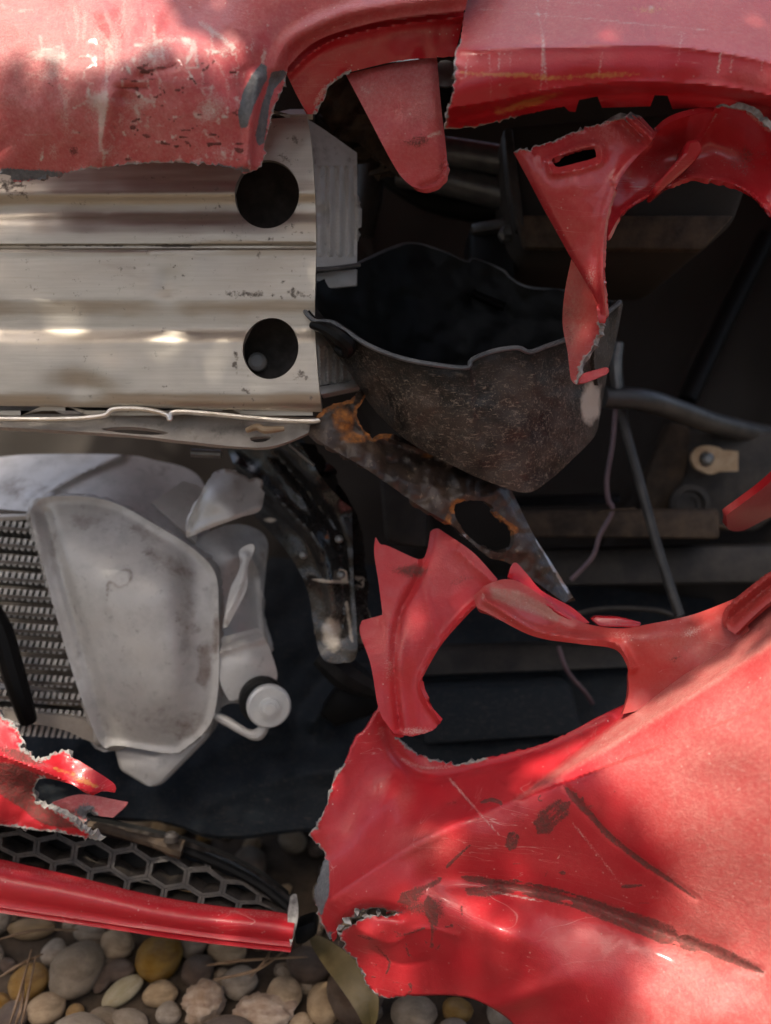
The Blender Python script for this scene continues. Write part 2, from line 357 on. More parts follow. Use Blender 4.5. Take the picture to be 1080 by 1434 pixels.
def black_plastic(name, base=.012, scr=(.20, .16, .12), amt=0., rough=.42, bl=(1, 1, 1), spec=.4, dust_light=.04):
    s = M(name); n = s.noise(40, 5, .6); f = s.noise(260, 4, .6)
    a = s.ramp(s.noise(95, 3, .65, (1, 8, 8), (.3, .5, .4)), .57, .66); b = s.ramp(s.noise(120, 3, .65, (8, 1, 8), (.2, .3, -.9)), .58, .67); c = s.ramp(s.noise(130, 3, .65, (2, 9, 2), (.1, .9, .2)), .58, .68)
    k = s.ma('MULTIPLY', s.ma('MAXIMUM', s.ma('MAXIMUM', a, b), c), s.ramp(f, .35, .6)); k = s.ma('MULTIPLY', k, s.ma('ADD', s.attr('scr'), amt), clamp=True)
    du = s.ma('MULTIPLY', s.ramp(n, .4, .75), s.ma('ADD', s.ma('MULTIPLY', s.attr('scr'), .6), dust_light))
    col = s.mix(du, tuple(base * q for q in bl), (.14, .10, .075)); col = s.mix(k, col, scr)
    ru = s.thr(s.attr('rust'), f, .8); col = s.mix(ru, col, s.mix(n, (.42, .15, .03), (.2, .06, .02)))
    pa = s.thr(s.attr('pale'), n, .9); col = s.mix(s.ma('MULTIPLY', pa, .85), col, (.5, .44, .36))
    s.bump(s.ma('ADD', f, s.ma('MULTIPLY', k, 2)), .3, .0006)
    s.out(col, s.mixf(s.ma('MAXIMUM', k, ru), s.ma('ADD', rough, s.ma('MULTIPLY', du, .5)), .75), 0, spec); s.put(s.b.inputs['Specular IOR Level'], s.mixf(s.ma('MINIMUM', s.attr('scr'), 1.), spec * .3, spec * 1.4)); return s.m
DUCT = black_plastic('scraped_black_plastic', .006, spec=.35, rough=.36, dust_light=.0); LINER = black_plastic('dusty_black_liner', .036, rough=.8, amt=.02, spec=.12, dust_light=.04, bl=(1.12, 1., .9)); BLK = black_plastic('satin_black_plastic', .006, rough=.4, spec=.25, dust_light=.02)
BLUEBLK = black_plastic('bluish_black_tray', .024, amt=.22, rough=.55, spec=.2, dust_light=.03, bl=(.75, .95, 1.15)); GLOSSB = black_plastic('glossy_black_steel', .010, amt=.0, rough=.18, dust_light=.03, spec=1.2)
def rusty():
    s = M('rusty_black_steel'); n = s.noise(34, 6, .65); f = s.noise(240, 4, .65)
    col = s.mix(s.ramp(n, .35, .7), (.012, .009, .008), (.085, .055, .038)); r = s.thr(s.attr('rust'), n, 1.1, .4, .62); col = s.mix(r, col, s.mix(s.ramp(f, .35, .65), (.36, .13, .025), (.11, .045, .02)))
    col = s.mix(s.ma('MULTIPLY', s.ramp(f, .6, .7), .5), col, (.28, .21, .15)); st = s.thr(s.attr('steel'), f, .8); col = s.mix(st, col, (.42, .40, .40))
    s.bump(s.ma('ADD', n, f), .6, .0012); return s.out(col, s.mixf(r, .38, .8), s.ma('MULTIPLY', st, .8))
RUSTY = rusty()
WIRE = simple('purple_cable_skin', (.075, .042, .055), (.12, .075, .085), .45); TUBEG = simple('grey_plastic_tube', (.022, .022, .022), (.05, .048, .045), .4)
RIMG = simple('lit_edge_rim', (.05, .055, .06), (.12, .125, .13), .35)  # bluish grey puts the rim's lit edge into its colour
CHROME = simple('dull_steel_tube', (.10, .105, .105), (.18, .18, .17), .35, .6); BRASS = simple('tarnished_clip_metal', (.22, .14, .07), (.36, .27, .17), .5, .3)
BROWNM = simple('dirty_inner_metal', (.05, .043, .036), (.12, .10, .085), .5, .4)
BROWNB = simple('brown_dirty_steel', (.026, .019, .014), (.075, .052, .034), .7, spec=.2); DARKB = simple('dark_dirty_plastic', (.020, .018, .017), (.042, .036, .030), .6, spec=.3)
HONEY = simple('dusty_grille_plastic', (.016, .013, .012), (.048, .038, .03), .6, sc=120); WHITEP = simple('pale_grey_cap', (.5, .52, .52), (.62, .62, .6), .35, .2)
RUBBER = simple('black_rubber', (.006, .006, .006), (.014, .013, .012), .6, spec=.2); DIRT = simple('damp_brown_soil', (.035, .025, .016), (.09, .062, .04), .9, sc=40, bumpk=.8)
def stone(name, c1, c2, c3, rough=.45):
    s = M(name); a = s.noise(1.6, 6, .65); b = s.noise(9, 6, .7); v = s.noise(.9, 4, .5, (1, 2, 3), (.5, .7, .2))
    oi = s.n('ShaderNodeObjectInfo').outputs['Random']
    col = s.mix(s.ramp(a, .35, .65), c1, c2); col = s.mix(s.ramp(v, .55, .7, 0, .6), col, c3); col = s.mix(s.ramp(b, .6, .72, 0, .6), col, tuple(c * .4 for c in c1))
    h = s.n('ShaderNodeHueSaturation'); s.put(h.inputs['Value'], s.ramp(oi, 0, 1, .95, 1.55)); s.put(h.inputs['Saturation'], s.ramp(oi, 0, 1, 1.3, .95)); s.put(h.inputs['Color'], col); s.bump(s.ma('ADD', b, s.noise(40, 3)), .5, .04); return s.out(h.outputs[0], s.ramp(b, .3, .7, rough * .8, min(1, rough * 1.4)))
STONES = dict(tan=stone('tan_stone', (0.286, 0.202, 0.126), (0.395, 0.294, 0.193), (0.168, 0.112, 0.063)), grey=stone('grey_brown_stone', (0.210, 0.168, 0.126), (0.311, 0.256, 0.202), (0.126, 0.095, 0.070)),
    ochre=stone('ochre_stone', (.22, .125, .045), (.29, .19, .085), (.12, .06, .025), .3), dark=stone('dark_brown_stone', (0.077, 0.053, 0.039), (0.126, 0.091, 0.070), (0.056, 0.036, 0.028), .35),
    pale=stone('pale_stone', (0.420, 0.364, 0.252), (0.518, 0.462, 0.350), (0.364, 0.280, 0.168)), pink=stone('pinkish_granite_stone', (0.336, 0.231, 0.161), (0.504, 0.406, 0.322), (0.182, 0.105, 0.077), .6))
NEEDLE = simple('dry_pine_needle', (.12, .07, .035), (.22, .14, .08), .6); LEAFD = simple('dry_olive_leaf', (.10, .075, .025), (.17, .12, .05), .5)
LEAF = simple('green_leaf', (.05, .06, .02), (.09, .10, .04), .5); BARK = simple('bark', (.07, .05, .035), (.14, .1, .07), .9, sc=20)

# ------------------------------------------------------------------ ground and pebbles
g = 60; V = [(x, y, 0) for x, y in ((-g, -g), (g, -g), (g, g), (-g, g))]
link('ground', V, [(0, 1, 2, 3)], DIRT, smooth=False, kind='structure')
def pebble_mesh(i, rough=0.):
    bm = bmesh.new(); bmesh.ops.create_icosphere(bm, subdivisions=4 if rough else 3, radius=1)
    V = np.array([v.co[:] for v in bm.verts]); r = 1 + .16 * noise(V[:, 0] * .9 + 7 * i, V[:, 1] * .9, V[:, 2] * .9, i) + .05 * noise(V[:, 0] * 2.2, V[:, 1] * 2.2 + i, V[:, 2] * 2.2, i + 50)
    if rough: r += rough * np.abs(fbm(V[:, 0] * 2.5, V[:, 1] * 2.5, V[:, 2] * 2.5 + i, 77, 4)) - .1
    V = V * r[:, None]; V /= np.abs(V).max(0)
    for v, q in zip(bm.verts, V): v.co = q
    me = bpy.data.meshes.new('pebble'); bm.to_mesh(me); bm.free(); me.polygons.foreach_set('use_smooth', np.ones(len(me.polygons), bool)); return me
PM = {}
def pmesh(v, kind):
    if (v, kind) not in PM:
        me = pebble_mesh(v, .30 if kind == 'pink' else 0.); me.materials.append(STONES[kind]); PM[v, kind] = me
    return PM[v, kind]
placed = []
def pebble(x, y, rx, ry, rz, rot, kind, v, label, z=None, grp='river pebbles on the ground'):
    o = bpy.data.objects.new('pebble', pmesh(v, kind)); COL.objects.link(o); o.scale = (rx, ry, rz); o.rotation_euler = (random.uniform(-.15, .15), random.uniform(-.15, .15), rot)
    o.location = (x, y, rz * .72 if z is None else z); o['label'] = label; o['category'] = 'pebble'; o['group'] = grp; placed.append((x, y, (rx + ry) / 2)); return o
# px, py of the centre, half width / half height in the picture, tilt in the picture, stone kind
HAND = [
 (173, 1388, 34, 17, -42, 'pale', 'long whitish pebble lying slanted beside the grey one'),
 (223, 1393, 28, 20, 0, 'tan', 'flattish light pebble right of the long whitish pebble'),
 (288, 1403, 33, 33, 10, 'pink', 'rough tan and pink stone with a broken face'),
 (370, 1418, 46, 30, 8, 'pink', 'rough pink and white quartz stone cut by the bottom of the photo'),
 (397, 1392, 28, 27, 20, 'tan', 'round tan pebble right of the rough pink stones'),
 (40, 1375, 30, 30, 0, 'ochre', 'yellowish tan pebble among pine needles at the far left'),
 (107, 1360, 38, 42, 15, 'grey', 'largest smooth grey brown pebble under the red lip'),
 (165, 1360, 25, 19, 0, 'dark', 'dark brown pebble above the long whitish pebble'),
 (165, 1322, 26, 22, 20, 'tan', 'lumpy tan pebble just under the red lip'),
 (223, 1341, 33, 32, 0, 'ochre', 'shiny ochre yellow pebble under the red lip'),
 (276, 1360, 26, 24, 40, 'dark', 'dark brown round pebble right of the ochre pebble'),
 (335, 1375, 28, 24, 0, 'grey', 'grey brown pebble crossed by a dry blade'),
 (65, 1413, 30, 24, 0, 'tan', 'light tan pebble at the lower left edge'),
 (235, 1420, 20, 18, 0, 'grey', 'small grey pebble below the flattish light pebble'),
 (435, 1350, 36, 28, 10, 'dark', 'dark brown pebble left of the hanging dry leaf'),
 (455, 1405, 26, 30, 0, 'tan', 'upright tan pebble left of the big dark stone'),
 (495, 1390, 46, 45, 0, 'dark', 'big dark brown stone under the torn red corner'),
 (125, 1305, 27, 17, 20, 'grey', 'grey pebble tucked under the edge of the red lip'),
 (320, 1330, 30, 22, 0, 'tan', 'tan pebble in the shade under the lip end'),
 (75, 1335, 20, 22, 0, 'grey', 'brown grey pebble left of the largest grey one'),
 (45, 1300, 36, 16, 0, 'tan', 'pale pebble half hidden by the red lip at far left'),
 (580, 1420, 34, 24, 0, 'grey', 'grey brown pebble under the lower edge of the torn corner'),
 (640, 1415, 24, 20, 0, 'ochre', 'small ochre pebble under the lower edge of the torn corner'),
 (105, 1418, 14, 14, 0, 'ochre', 'tiny yellow pebble between two tan ones'),
 (145, 1370, 15, 22, 10, 'dark', 'narrow dark pebble beside the largest grey one'),
 (15, 1425, 26, 22, 0, 'dark', 'dark pebble in the lower left corner'),
 (150, 1425, 26, 16, 10, 'grey', 'flat grey pebble below the long whitish pebble'),
 (270, 1322, 22, 20, 0, 'grey', 'dull grey pebble right behind the ochre one')]
k = 0
for (a, b, hw, hh, rot, kind, lab) in HAND:
    if not hw: continue
    k += 1; d = gdepth(b) - .02; s = d / FX; x, y = P(a, b, gdepth(b))[:2]
    dep = (b - 717) / FX; ang = PITCH + math.atan(dep); rz = min(hw, hh) * s * .8; ry = max(.55 * rz, hh * s * 1.15)
    y2 = y - rz * .72 / math.tan(ang)
    pebble(x * (1 - rz * .72 / CAM.z), y2, hw * s, ry, rz, -math.radians(rot) * 1.1, kind, k % 6, lab)
wts = ['grey', 'tan', 'dark', 'grey', 'tan', 'dark', 'grey', 'ochre']
REF = [(p[0], p[1], l) for p, l in zip(placed, ['long whitish pebble', 'flattish light pebble', 'broken pink stone', 'rough quartz stone', 'round tan pebble', 'far left yellowish pebble', 'largest grey pebble',
    'dark pebble above the whitish one', 'lumpy tan pebble', 'shiny ochre pebble', 'dark round pebble', 'dry blade pebble', 'lower left tan pebble', 'small lower grey pebble', 'dark pebble by the leaf', 'upright tan pebble', 'big dark stone', 'grey pebble under the lip', 'shaded tan pebble', 'grey pebble on the left', 'half hidden pale pebble', 'pebble under the torn corner', 'ochre pebble under the corner',
    'tiny yellow pebble', 'narrow dark pebble', 'dark pebble in the corner', 'flat grey pebble', 'dull grey pebble'])]
CN = {'grey': 'grey brown', 'tan': 'tan', 'dark': 'dark brown', 'ochre': 'ochre'}
def fill_label(x, y, r, el, kd):
    a, b, l = min(REF, key=lambda q: (q[0] - x)**2 + (q[1] - y)**2); dx, dy = x - a, y - b
    far = 'far ' if math.hypot(dx, dy) > .12 else ''; side = ('right of' if dx > 0 else 'left of') if abs(dx) > abs(dy) else ('behind' if dy > 0 else 'in front of')
    return f"{'tiny' if r < .011 else 'small' if r < .015 else 'medium'} {'oval' if el > 1.18 else 'round'} {CN[kd]} pebble {far}{side} the {l}"
n = 0
for t in range(9000):
    if n >= 265: break
    x = random.uniform(-.40, .20); y = random.uniform(.38, .80); r = random.choice((.007, .009, .012, .015, .018)) * random.uniform(.85, 1.15)
    if any((x - a)**2 + (y - b)**2 < (.76 * (r + c))**2 for a, b, c in placed): continue
    kd = random.choice(wts); n += 1; el = random.uniform(1, 1.35)
    pebble(x, y, r * el, r * random.uniform(.8, 1.05), r * random.uniform(.65, .85), random.uniform(0, 3), kd, random.randrange(6), fill_label(x, y, r, el, kd))
V, F = [], []
base = pebble_mesh(3); bv = None
bm = bmesh.new(); bmesh.ops.create_icosphere(bm, subdivisions=2, radius=1); bv = np.array([v.co[:] for v in bm.verts]); bf = [[q.index for q in f.verts] for f in bm.faces]; bm.free()
for t in range(1500):
    x = random.uniform(-1.1, 1.0); y = random.uniform(-.5, 1.3)
    if -.43 < x < .33 and .27 < y < .81: r = .007; zz = .001
    else: r = random.uniform(.012, .024); zz = r * .5
    q = bv * np.array([r * random.uniform(1, 1.3), r, r * .75]); an = random.uniform(0, 3); c, s = math.cos(an), math.sin(an)
    q = np.c_[q[:, 0] * c - q[:, 1] * s, q[:, 0] * s + q[:, 1] * c, q[:, 2]] + np.array([x, y, zz]); b0 = len(V); V += q.tolist(); F += [[i + b0 for i in f] for f in bf]
link('gravel', V, F, STONES['grey'], kind='stuff', label='loose small gravel filling the ground between and around the pebbles')

# ------------------------------------------------------------------ the wrecked car
car = empty('wrecked_car', (0, .75, 0), 'crashed red car, front corner torn open down to its bare aluminium crash beam', 'car')
# upper left bumper skin
lip = [(386, 95), (393, 75), (412, 52), (470, 24), (540, 7), (660, -8)]
dA = [(-120, -120, .53), (100, -120, .53), (300, -120, .53), (500, -120, .525), (720, -120, .52), (-120, 60, .50), (100, 60, .495), (250, 60, .49), (330, 60, .492), (480, -40, .50), (650, -50, .495),
      (-120, 160, .505), (100, 160, .495), (250, 160, .49), (330, 160, .495), (-120, 245, .53), (60, 250, .522), (200, 230, .512), (330, 236, .51), (400, 100, .512), (375, 190, .515), (450, 45, .503), (560, 20, .498), (655, 0, .496)]
mA = {'dust_light': [lambda x, y: .22 + 0 * x, mblob(60, 80, 150, 120, .5), mblob(230, 190, 130, 60, .25)],  # left blob mixes weathering with painted sun wash
      'white': [mblob(215, 75, 32, 30, .6), mline([(102, 0), (108, 40), (106, 72)], 5, 5, .5), mline([(175, 0), (165, 50), (160, 80), (150, 110), (140, 200)], 10, 7, .58), mline([(85, 120), (92, 160), (98, 195)], 18, 12, .5), mline([(278, 30), (300, 45), (330, 68)], 7, 4, .75),  # first blob paints the bright sun patch
                mline([(298, 80), (315, 105), (320, 130)], 6, 3, .7), mline([(260, 55), (275, 85)], 10, 6, .5), mline([(60, 215), (48, 235)], 6, 3, .6), mline([(120, 15), (116, 60)], 3, 3, .5), mline([(145, 130), (140, 215)], 4, 4, .5),
                mblob(120, 236, 30, 7, .5), mblob(180, 170, 40, 30, .35), mline([(370, 60), (374, 90)], 4, 2, .5), mline([(355, 50), (352, 75)], 4, 3, .5)],
      'scuff': [mline([(195, 104), (215, 97), (240, 93)], 2.6, 1.5, .9), mline([(195, 101), (220, 103)], 2, 2, .8), mline([(165, 109), (200, 116)], 2, 1, .9), mline([(160, 121), (200, 125)], 2, 1.5, .8), mline([(220, 152), (232, 158)], 2, 2, .6),
                mline([(262, 86), (278, 88)], 1.8, 1, .8), mline([(238, 90), (250, 96)], 2.5, 1, .8), mblob(103, 212, 9, 9, .7), mline([(65, 116), (76, 121)], 3, 2, .9), mline([(125, 60), (140, 75)], 2.2, 1, .6), mblob(336, 211, 5, 4, 1.)],
      'bare': [mpoly([(366, 88), (374, 92), (374, 110), (362, 135), (350, 165), (347, 178), (337, 180), (333, 160), (340, 130), (352, 105)], 5), mpoly([(380, 102), (398, 98), (402, 104), (385, 125), (378, 145), (370, 200), (362, 204), (358, 190), (366, 150), (374, 125)], 5), mblob(60, 245, 50, 8, .9), mblob(15, 244, 25, 9, .9), mline([(300, 232), (352, 240)], 5, 7, .9)]}
rm = random.Random(11)
def marks(n, box, ln, wd, v, horiz=1.0):
    r = []
    for _ in range(n):
        x, y, a, l = rm.uniform(box[0], box[2]), rm.uniform(box[1], box[3]), rm.gauss(0, .35) if rm.random() < horiz else rm.gauss(1.5, .3), rm.uniform(*ln)
        r.append(mline([(x, y), (x + l * .5 * math.cos(a), y + l * .5 * math.sin(a) + rm.gauss(0, 1)), (x + l * math.cos(a), y + l * math.sin(a))], rm.uniform(*wd), 1., v * rm.uniform(.7, 1.15)))
    return r
mA['scuff'] += marks(46, (170, 90, 335, 228), (5, 24), (1.8, 3.2), 1.0) + marks(14, (40, 60, 330, 230), (3, 10), (2, 3.5), .8)
mA['white'] += marks(80, (120, 60, 350, 232), (4, 18), (2, 4.5), .95, .5) + marks(50, (0, 0, 380, 230), (8, 50), (1.5, 3.2), .8, .25) + [mblob(rm.uniform(0, 360), rm.uniform(0, 220), rm.uniform(8, 30), rm.uniform(6, 25), rm.uniform(.25, .6)) for _ in range(26)]
mA['red_'] = []
del mA['red_']
fA = [fold(lip, .006, 12), wob(.0013, 60, 4), wob(.0004, 17, 8), bump(170, 135, 10, 10, -.004), bump(110, 90, 40, 60, .004), fold([(215, 20), (190, 90), (150, 140)], .0035, 18), fold([(150, 20), (165, 90), (140, 220)], .004, 14), bump(230, 90, 60, 40, .006), bump(290, 0, 60, 50, -.008),
      fold([(362, 110), (352, 170), (346, 230)], .006, 9), ridge([(195, 108), (245, 92)], -.002, 5), ridge([(160, 122), (205, 124)], -.002, 4)]
sheet('bumper_skin', [(-140, -140, 'c'), (740, -140, 'c'), (690, -60, 'c'), (656, -10, 'c'), (652, 14, 'c'), (540, 28), (450, 54), (408, 88), (402, 102, 'c', 2), (396, 124, 2), (384, 152, 2), (371, 200, 2), (369, 224, 3), (355, 239, 2), (340, 243, 3), (325, 235, 2), (250, 228, 2), (195, 229, 2), (150, 234, 2), (115, 238, 3), (60, 250, 3), (20, 255, 2), (0, 243, 2), (-140, 238, 'c')],
      dA, [RED_DUSTY, TORN], car, th=.0035, sp=3.6, feats=fA, masks=mA, chipw=4, label='dented dusty red bumper skin with cracks and a torn lower edge')
sheet('arch_flange', [(398, 96, 'c'), (414, 74), (450, 50), (540, 24), (650, 10, 'c'), (648, 30), (637, 79, 'c', 1), (560, 85), (490, 101, 'c', 2), (462, 120, 2), (455, 138, 2), (443, 160, 'c'), (432, 160, 'c'), (416, 134)],
      [(400, 96, .520), (450, 52, .512), (540, 26, .508), (650, 12, .505), (637, 79, .520), (560, 85, .522), (490, 101, .525), (432, 160, .535), (443, 160, .537), (540, 55, .515)], [RED_GLOSS, TORN], car, sp=4, feats=[fold([(405, 104), (455, 62), (540, 38), (650, 24)], .003, 5), wob(.0012, 40)],
      masks={'white': [mline([(440, 150), (452, 128), (462, 118)], 5, 4, .7)], 'dust_light': [mblob(430, 120, 30, 30, .3), mline([(440, 85), (540, 50), (640, 40)], 8, 8, .2)]}, label='glossy red inner flange of the bumper arch')
sheet('mounting_tab', [(484, 104, 'c'), (560, 87), (612, 80, 'c'), (618, 150), (624, 200), (626, 236), (618, 255), (600, 264), (580, 262), (562, 247), (545, 220), (520, 172), (498, 130)],
      [(484, 104, .534), (612, 80, .528), (550, 170, .520), (625, 200, .524), (600, 264, .531), (520, 170, .526)], [RED_DUSTY, TORN], car, sp=4, th=.003, feats=[fold([(612, 85), (618, 150), (624, 215), (617, 250), (590, 262)], -.003, 5), wob(.001, 40, 5)],
      masks={'dust_light': [lambda x, y: .12 + 0 * x, mblob(590, 110, 50, 60, .5), mblob(520, 130, 30, 30, .5)], 'scuff': [mblob(590, 195, 14, 12, .55), mblob(570, 200, 20, 8, .45), mblob(618, 232, 6, 9, .5)], 'white': [mline([(505, 122), (520, 132)], 6, 5, .6), mline([(598, 192), (620, 184)], 3, 5, .8)]}, label='red pointed tab hanging from the arch')
# upper right wing panel
c1 = [(640, 70), (780, 66), (920, 64), (1000, 72), (1080, 88), (1200, 125)]; c2 = [(625, 152), (700, 140), (760, 127), (850, 116), (920, 115), (1000, 120), (1080, 134), (1200, 170)]
dB = [(640, -140, .55), (900, -140, .55), (1200, -140, .55), (650, 0, .515), (780, 0, .512), (920, 0, .512), (1080, 0, .515), (1200, 30, .52)] + [(x, y, .488) for x, y in c1] + [(x, y + 3, .492) for x, y in c2] + [(622, 181, .520), (725, 163, .520), (842, 150, .520), (940, 152, .520), (1080, 170, .520), (1200, 205, .525)]
drip = [[(750, 0), (760, 60), (757, 130)], [(768, 0), (762, 50), (766, 128)], [(845, 70), (838, 105), (845, 70)], [(955, 50), (948, 95)], [(1010, 70), (1005, 105)], [(700, 70), (698, 100)], [(715, 72), (714, 100)], [(685, 70), (688, 140)], [(655, 75), (652, 110)], [(1026, 72), (1023, 105)], [(1068, 84), (1066, 100)]]
sheet('wing_panel', [(655, -140, 'c'), (1200, -140, 'c'), (1200, 210, 'c'), (1080, 172), (1040, 158), (1000, 150, 'c'), (942, 153, 'c'), (935, 134, 'c'), (917, 133, 'c'), (911, 149, 'c'), (843, 151, 'c'), (837, 135, 'c'), (811, 140, 'c'), (806, 157, 'c'), (797, 156, 'c'), (790, 149, 'c', 1), (725, 163, 1.5), (690, 172, 1.5), (660, 178, 1.5), (622, 181, 'c', 2), (630, 145, 2), (637, 112, 2), (637, 75, 2), (645, 55, 1), (653, 0, 'c')],
      dB, [RED, TORN], car, sp=3.6, feats=[ridge(c1, .004, 10), ridge(c2, .004, 8), fold([(640, 165), (725, 147), (850, 132), (1000, 135), (1080, 152)], -.003, 6), wob(.0012, 90, 3)], chipw=4,
      masks={'dust_light': [mpoly([(640, -140), (1200, -140), (1200, 120), (1080, 86), (1000, 70), (920, 62), (640, 68)], 10, .5), mblob(1060, 110, 60, 20, .3), mblob(750, 20, 60, 60, .25)],  # upper face mask mixes dust with painted sky brightness
             'ochre': [mline([(640, 100), (720, 106), (800, 108), (900, 103)], 8, 6, .75), mline([(690, 160), (730, 148), (790, 128)], 9, 5, .8), mblob(910, 14, 50, 8, .6), mblob(740, 145, 40, 8, .4), mline([(640, 150), (700, 150)], 4, 5, .5)],  # ochre strokes paint a warm reflection on the panel
             'white': [mline(q, 2.6, 2.2, .62) for q in drip] + [mline([(660, 12), (780, 22), (920, 36), (1050, 47)], 2.2, 2.2, .6), mline([(720, -5), (860, 10)], 2, 2, .5), mblob(912, 11, 5, 4, 1.), mblob(690, 50, 50, 10, .3)]}, label='red wing panel with dried water marks above the arch lip')
V, F = [], []
q = [(-140, -140, .53), (200, -140, .53), (500, -140, .525), (660, -140, .535), (900, -140, .55), (1200, -140, .55), (1700, -140, .56)]
q = catmull(q, 5); W = P(q[:, 0], q[:, 1], q[:, 2] + .006); rows = [W, W + np.array([0, .10, .035]), W + np.array([0, .28, .06]), W + np.array([0, .6, .08])]
loft('bonnet', rows, RED_DUSTY, car, th=.004, label='red bonnet edge above the torn bumper')

sheet('light_block_sheet', [(400, -130, 'c'), (1560, -130, 'c'), (1560, 100, 'c'), (1180, 100, 'c'), (700, 110, 'c'), (560, 70, 'c'), (400, 60, 'c')], [(400, -130, .585), (1180, -130, .60), (1180, 100, .60), (600, 60, .585), (700, 100, .585)], LINER, car, sp=10, th=.004)  # added dark sheet, blocks sky light behind the seam and bay top
# crash beam
beam = empty('crash_beam', (-.1, .62, .35), '', ''); beam.parent = car; beam.location = Vector((-.1, .62, .35)) - WL[car]
del beam['label'], beam['category']
prof = np.array([(100, -2), (225, 2), (255, 2), (272, 0), (284, 5), (300, 6), (312, 1), (328, 0), (341, .5), (344, 4), (348, 4), (351, -1), (360, 0), (420, 0), (440, 3), (462, 4.5), (478, 0), (552, 0), (566, 3), (577, 9)], float)
def beam_d(x, y):
    yy = y - (x - 200) * -.004
    v = np.mean([np.interp(yy + k, prof[:, 0], prof[:, 1]) for k in (-3, -1.5, 0, 1.5, 3)], axis=0); k = np.clip((y - 350) / 10, -1, 1)
    fine = np.interp(yy, prof[:, 0], prof[:, 1]); v = np.where(np.abs(yy - 346) < 9, fine, v)
    return .566 + (200 - x) * .00002 + v * .001
h1 = ell(374, 272, 45, 48, 16, 10); h2 = ell(379, 488, 39, 43, 16, 12)
sheet('beam_face', [(-160, 150, 'c'), (340, 175, 'c'), (362, 168), (430, 163, 'c'), (436, 200), (441, 270), (443, 340), (441, 440), (445, 520), (451, 577, 'c'), (300, 573), (100, 570), (-160, 566, 'c')], beam_d, [ALU, ALU_CUT], beam, holes=[h1, h2], th=.004, sp=3.6,
      feats=[bump(120, 545, 40, 22, -.005), bump(150, 530, 30, 30, .003), bump(235, 400, 18, 22, -.0025), bump(60, 510, 60, 40, .0015), wob(.0007, 45, 2), bump(0, 320, 30, 30, -.002)],
      masks={'dirt_shade': [mblob(340, 412, 70, 10, .5), mblob(420, 410, 25, 12, .4), mblob(330, 505, 8, 26, .55), mblob(345, 545, 20, 10, .45), mblob(420, 525, 20, 16, .55), mblob(415, 195, 22, 10, .5), mblob(400, 220, 14, 12, .5), mblob(425, 325, 24, 6, .5), mblob(20, 262, 40, 30, .5), mblob(250, 248, 120, 8, .3),  # real dirt, plus blobs painting the shadow below the skin edge
                      mline([(-20, 345), (200, 345), (300, 343)], 1.5, 1.5, .9), mline([(300, 343), (441, 338)], 1.2, 1.2, .6), mblob(240, 330, 10, 30, .3), mblob(436, 558, 5, 5, .8), mline([(-20, 449), (120, 447), (430, 443)], 5, 4, .3)]}, label='bare aluminium front face with two round holes')  # last stroke paints the shade of the recessed band
q = [(-160, 0), (445, 0)]
for nm, yy, dd in (('beam_top', 160, (.572, .63)), ('beam_bottom', 575, (.577, .635)), ('beam_web', 347, (.576, .63))):
    rows = [[P(x, yy, dd[0] + (200 - x) * .00002 + (dd[1] - dd[0]) * t) for x in np.linspace(-160, 438, 20)] for t in (0, .5, 1)]
    loft(nm, rows, ALU, beam, th=.003)
sheet('beam_back', [(-160, 150, 'c'), (440, 155, 'c'), (446, 580, 'c'), (-160, 580, 'c')], [(-160, 350, .64), (200, 350, .632), (440, 350, .628), (200, 150, .632)], BROWNM, beam, sp=12)
disc('bolt_head', P(362, 508, .625), -FWD, [(.006, 0), (.006, .006), (.004, .008)], WHITEP, beam, 16)
# lower plate under the beam
dL = [(-140, 575, .588), (450, 582, .578), (-140, 600, .575), (200, 610, .573), (330, 622, .575), (440, 600, .579), (160, 572, .584)]
sheet('beam_lower_flange', [(-140, 576, 'c'), (60, 580), (150, 577), (168, 570), (225, 574), (238, 580), (248, 574), (440, 585), (452, 582, 'c'), (452, 590), (432, 606), (385, 624), (340, 626), (260, 618), (150, 607), (-140, 590, 'c')], dL, [CASTD, ALU_CUT], car, sp=4, th=.003,
      holes=[[(142, 601), (165, 598), (200, 599), (236, 606), (215, 609), (170, 606)], [(350, 613), (368, 611), (380, 612), (372, 618), (356, 619)]],
      feats=[wob(.001, 30, 3)], masks={'dirt_shade': [mblob(330, 600, 60, 8, .8), mblob(200, 590, 80, 10, .35), mblob(440, 595, 15, 10, .8)]}, label='thin bent aluminium flange with slots under the beam')
tube('flange_rim', [(-140, 584, .572), (60, 587, .572), (140, 583, .571), (160, 573, .571), (200, 573, .571), (232, 580, .571), (238, 587, .571), (246, 577, .571), (300, 580, .571), (380, 588, .571), (440, 590, .572), (456, 583, .575)], .0017, ALU_CUT, car, res=8)
tube('rusted_stud', [(345, 603, .568), (360, 598, .567), (372, 602, .567), (398, 600, .568)], [.0015, .0022, .0025, .0015], BRASS, car)
